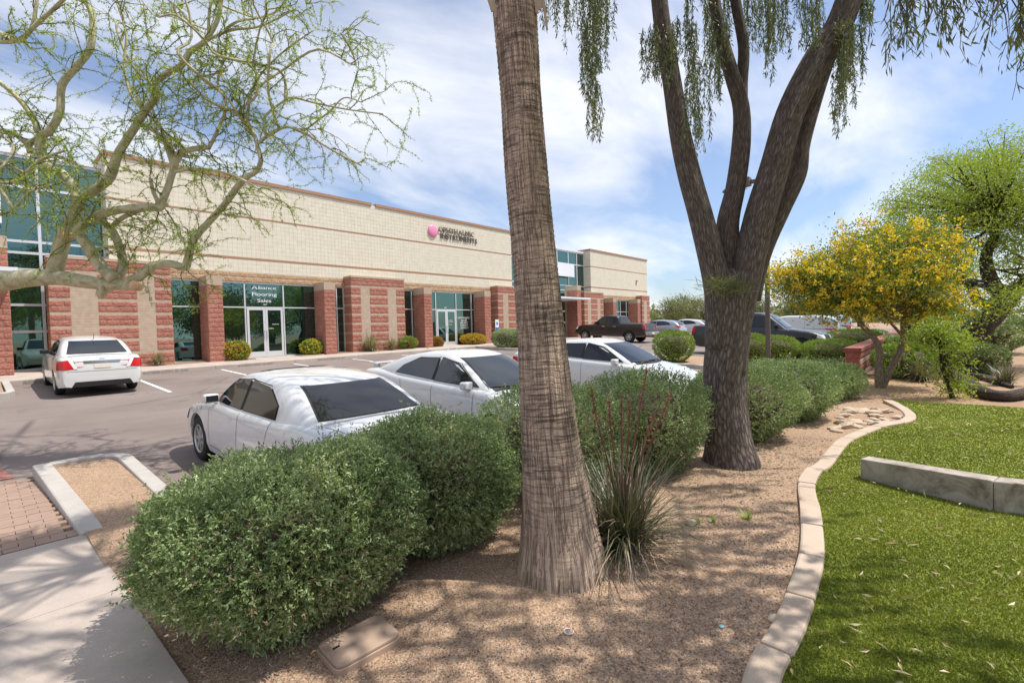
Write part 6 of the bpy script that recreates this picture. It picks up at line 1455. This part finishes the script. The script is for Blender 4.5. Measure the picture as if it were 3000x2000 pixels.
# gravel pebbles
g = np.random.default_rng(92); N = 80000
d = 1.55*np.exp(g.random(N)*math.log(9.0/1.55)); a = R(90)-R(8)-g.random(N)*R(74); px_, py_ = d*np.cos(a), d*np.sin(a)
yl = np.where(px_ < 2.2, .66, np.interp(px_, KLs[:, 0], KLs[:, 1])+.085); ok = (py_ > yl) & (py_ < 3.62) & (px_ > .70) & (px_ < 8.5)
bald = np.sin(px_*2.9+1.0)*np.sin(py_*3.4+.5)+.35*np.sin(px_*7)*np.sin(py_*6.1); ok &= (bald < .62) | (g.random(N) < .12)
px_, py_, d = px_[ok], py_[ok], d[ok]; n = len(px_); sz = (.0022+.0045*g.random(n)**2.2)*(.72+.16*d)
pz = bed_z(px_, py_)+sz*.25
O6 = np.array([(1, 0, 0), (0, 1, 0), (-1, 0, 0), (0, -1, 0), (0, 0, .75), (0, 0, -.75)]); F8 = np.array([(0, 1, 4), (1, 2, 4), (2, 3, 4), (3, 0, 4)])
rot = g.random(n)*6.28; jit = .7+.6*g.random((n, 6, 1)); Vp = O6[None]*jit*sz[:, None, None]
Vr = np.stack([Vp[..., 0]*np.cos(rot)[:, None]-Vp[..., 1]*np.sin(rot)[:, None], Vp[..., 0]*np.sin(rot)[:, None]+Vp[..., 1]*np.cos(rot)[:, None], Vp[..., 2]], -1)+np.stack([px_, py_, pz], -1)[:, None, :]
t = NT('pebble'); at2 = t.new('Attribute'); at2.attribute_name = 'v'; t.prin(t.ramp(at2.outputs['Fac'], [(0, (.10, .068, .055)), (.25, (.22, .145, .105)), (.6, (.36, .25, .175)), (.9, (.50, .39, .30)), (1, (.62, .55, .47))]), .9)
o = obj('pebbles', mkmesh('pebbles', Vr.reshape(-1, 3), [(F8[None]+6*np.arange(n)[:, None, None]).reshape(-1, 3)], t.m, False, None, np.repeat(g.random(n), 6))); tag(o, 'loose brown and tan pebbles strewn over the gravel bed', 'pebbles', kind='stuff')
# fallen leaves
def litter(n, xs, ys, zf, ok_, mat, ln, wd_, seed, label):
    g = np.random.default_rng(seed); X = g.uniform(*xs, n); Y = g.uniform(*ys, n); k = ok_(X, Y); X, Y = X[k], Y[k]; m_ = len(X)
    P = np.stack([X, Y, zf(X, Y)], -1); D = np.stack([g.normal(size=m_), g.normal(size=m_), g.normal(size=m_)*.12+.05], -1)
    o = obj('fallen_leaves', leaf_mesh('fallen_leaves', leaf_arrays(P, D, ln*(.5+.8*g.random(m_)), wd_, g, .4), mat)); tag(o, label, 'leaves', kind='stuff')
kly = lambda x: np.interp(x, KLs[:, 0], KLs[:, 1])
litter(900, (2.3, 12.5), (-3.5, 1.0), lambda x, y: lawn_z(x, y)+.030, lambda x, y: y < kly(x)-.1, ML_dry, .075, .017, 101, 'scattered pale curled leaves lying on the lawn')
litter(700, (5.0, 8.0), (1.1, 2.4), lambda x, y: bed_z(x, y)+.012, lambda x, y: y > kly(x)+.1, ML_green, .05, .009, 102, 'green and yellow fallen leaves on the gravel around the leaning tree')
litter(420, (1.0, 12.5), (.7, 3.5), lambda x, y: bed_z(x, y)+.010, lambda x, y: y > kly(x)+.1, ML_dry, .035, .008, 103, 'dry leaf litter over the gravel bed')
litter(1500, (12.6, 17.5), (-.8, 2.6), lambda x, y: ground_z(x, y)+.01, lambda x, y: (x-15.5)**2+(y-1.0)**2 < 5, ML_yflower, .03, .02, 104, 'fallen yellow petals on the dirt under the yellow tree')

# ------------------------------------------------------------ background planting
def copy_tree(o, loc, rz, sc, label=None, parent=None):
    c_ = o.copy(); col.objects.link(c_); c_.parent = parent
    if parent is None:
        c_.location = loc; c_.rotation_euler = (0, 0, rz); c_.scale = (sc, sc, sc*(1.0)); c_['label'] = label
    for ch in o.children: copy_tree(ch, None, 0, 1, None, c_)
    return c_
BGt = 'olive green trees beyond the car park'
proto = crown_tree('olive_tree', 64, 27, .6, [([(0, 0, -.2), (.1, 0, 1.0), (.3, .2, 2.0)], [.22, .16, .1]), ([(0, 0, -.1), (-.3, .1, 1.2), (-.7, 0, 2.2)], [.16, .12, .08])],
    [(60, (0, 0, 3.1), (2.2, 2.2, 1.5)), (22, (1.0, .4, 2.2), (1.2, 1.2, .9)), (22, (-1.2, -.3, 2.1), (1.2, 1.2, .9))], .22, .085, ML_olive, M_barkb, 111, 'olive tree closest to the end of the building, beyond the parked cars', 70, .42, None, 'tree', BGt)
for i, (x, y, sc, lb) in enumerate(((70, 27.5, 1.15, 'second olive tree from the building end, beyond the silver hatchback'), (77, 27, 1.0, 'third olive tree from the building end'), (82, 24, 1.25, 'tallest olive tree left of the leaning trunk'), (90, 24, 1.2, 'olive tree just left of the leaning trunk, far back'),
       (95, 18, 1.2, 'far olive tree directly behind the light pole'), (88, 13.5, 1.05, 'far olive tree right of the light pole, above the charcoal pickup'), (100, 10, 1.3, 'far olive tree behind the white van'), (72, 30.5, .8, 'small olive tree tucked behind the second one'))):
    copy_tree(proto, (x, y, .65), i*1.3, sc, lb)
mq = crown_tree('lime_tree', 44, 5.5-10, .3, [([(0, 0, -.2), (.2, .1, 1.2), (.1, .5, 2.4)], [.2, .15, .1]), ([(0, 0, 0), (-.4, -.2, 1.3), (-.9, -.3, 2.6)], [.14, .11, .07])], [(70, (0, 0, 4.2), (2.8, 2.8, 1.6)), (30, (-1.4, -.5, 3.2), (1.6, 1.6, .8))], .2, .05, ML_mesq, M_barkb, 112, 'hazy green tree behind the crown of the yellow tree', 90, .6, None, 'tree', 'lime green trees far right')
mq.location = (33, 1.0, .2)
BK = 'trees on the far side of the lawn behind the camera'
for i, (x, y, sc, sr) in enumerate(((-6, -12, 1.5, proto), (1.5, -15, 1.3, mq), (8, -13, 1.6, proto), (13, -18, 1.5, mq), (19, -14, 1.7, proto), (26, -17, 1.5, proto), (-12, -9, 1.4, proto), (34, -15, 1.6, mq), (-3, -20, 1.8, proto))):
    o = copy_tree(sr, (x, y, -.1), i*.9, sc, 'green tree outside the picture, seen only as a reflection in the storefront glass'); o['group'] = BK; o['category'] = 'tree'
YG = 'yellow flowering hedge beyond the car park'
for i, (x, y, r_, lb) in enumerate(((56, 22.0, 1.1, 'leftmost yellow hedge bush, at the building end'), (61, 20.3, 1.7, 'second yellow hedge bush behind the small pale car'), (64, 18.6, 1.7, 'third yellow hedge bush behind the small pale car'), (67, 17.2, 1.4, 'fourth yellow hedge bush, nearest the leaning tree'))):
    shrub('yellow_bush', x, y, .65, r_, r_*.8, 1.25, 700, 6, .14, .08, 120+i, ML_bright, lb, 'shrub', YG, flowers=(420, .13, ML_yflower), e=2.2, amp=.12, taper=.1, sprig=.1)
shrub('dark_shrub', 18.6, .75, .05, .9, .8, .95, 1600, 6, .07, .035, 130, ML_bright, 'dense green shrub below the yellow tree beside the red block wall', 'shrub', None, e=2.3)
shrub('dark_shrub', 24.5, .2, .1, 1.3, 1.2, 1.1, 1500, 6, .09, .045, 131, ML_bright, 'green shrub between the yellow tree and the thick dark trunk', 'shrub', None, e=2.3)
shrub('dark_shrub', 30.5, -1.3, .1, 1.9, 1.8, 1.7, 1700, 6, .12, .06, 132, ML_sage, 'large dark shrub right of the thick leaning trunk', 'shrub', None, e=2.4)
shrub('dark_shrub', 27, .9, .1, 1.4, 1.2, .9, 1300, 6, .1, .05, 133, ML_sage, 'low grey-green shrub along the red block wall', 'shrub', None, e=2.4)
shrub('dark_shrub', 20.5, -.9, .1, .7, .7, .8, 900, 6, .08, .04, 134, ML_sage, 'small dark shrub at the foot of the thick leaning trunk', 'shrub', None, e=2.4)
# far wood on the skyline
g = np.random.default_rng(140); n = 26000; a = R(90)-R(g.uniform(35, 100, n)) if False else np.radians(90-g.uniform(34, 100, n)); dd = g.uniform(150, 330, n); hgt = 3.2+2.4*np.sin(a*31)+1.6*np.sin(a*87+1)
P = np.stack([dd*np.cos(a), dd*np.sin(a), g.random(n)**.8*np.maximum(hgt, 1.4)], -1)
o = obj('far_trees', leaf_mesh('far_trees', leaf_arrays(P, g.normal(size=(n, 3)), 2.0*(.5+g.random(n)), 1.4, g), ML_olive)); tag(o, 'distant band of trees along the skyline', 'trees', kind='stuff')
# two cars far off on the street
src = [o for o in bpy.data.objects if o.name.startswith('parked_car') and 'pale car' in o.get('label', '')][0]
for i, (px, lb) in enumerate(((2298, 'tiny pale car far off on the street, left of two'), (2338, 'tiny pale car far off on the street, right of two'))):
    p = gp(px, 731, .40); s_ = 66/float((p-EYE)@fw); p = EYE+(p-EYE)*s_; c_ = copy_tree(src, (p[0], p[1], .36), R(10), 1.0, lb); c_['group'] = 'cars on the far street'
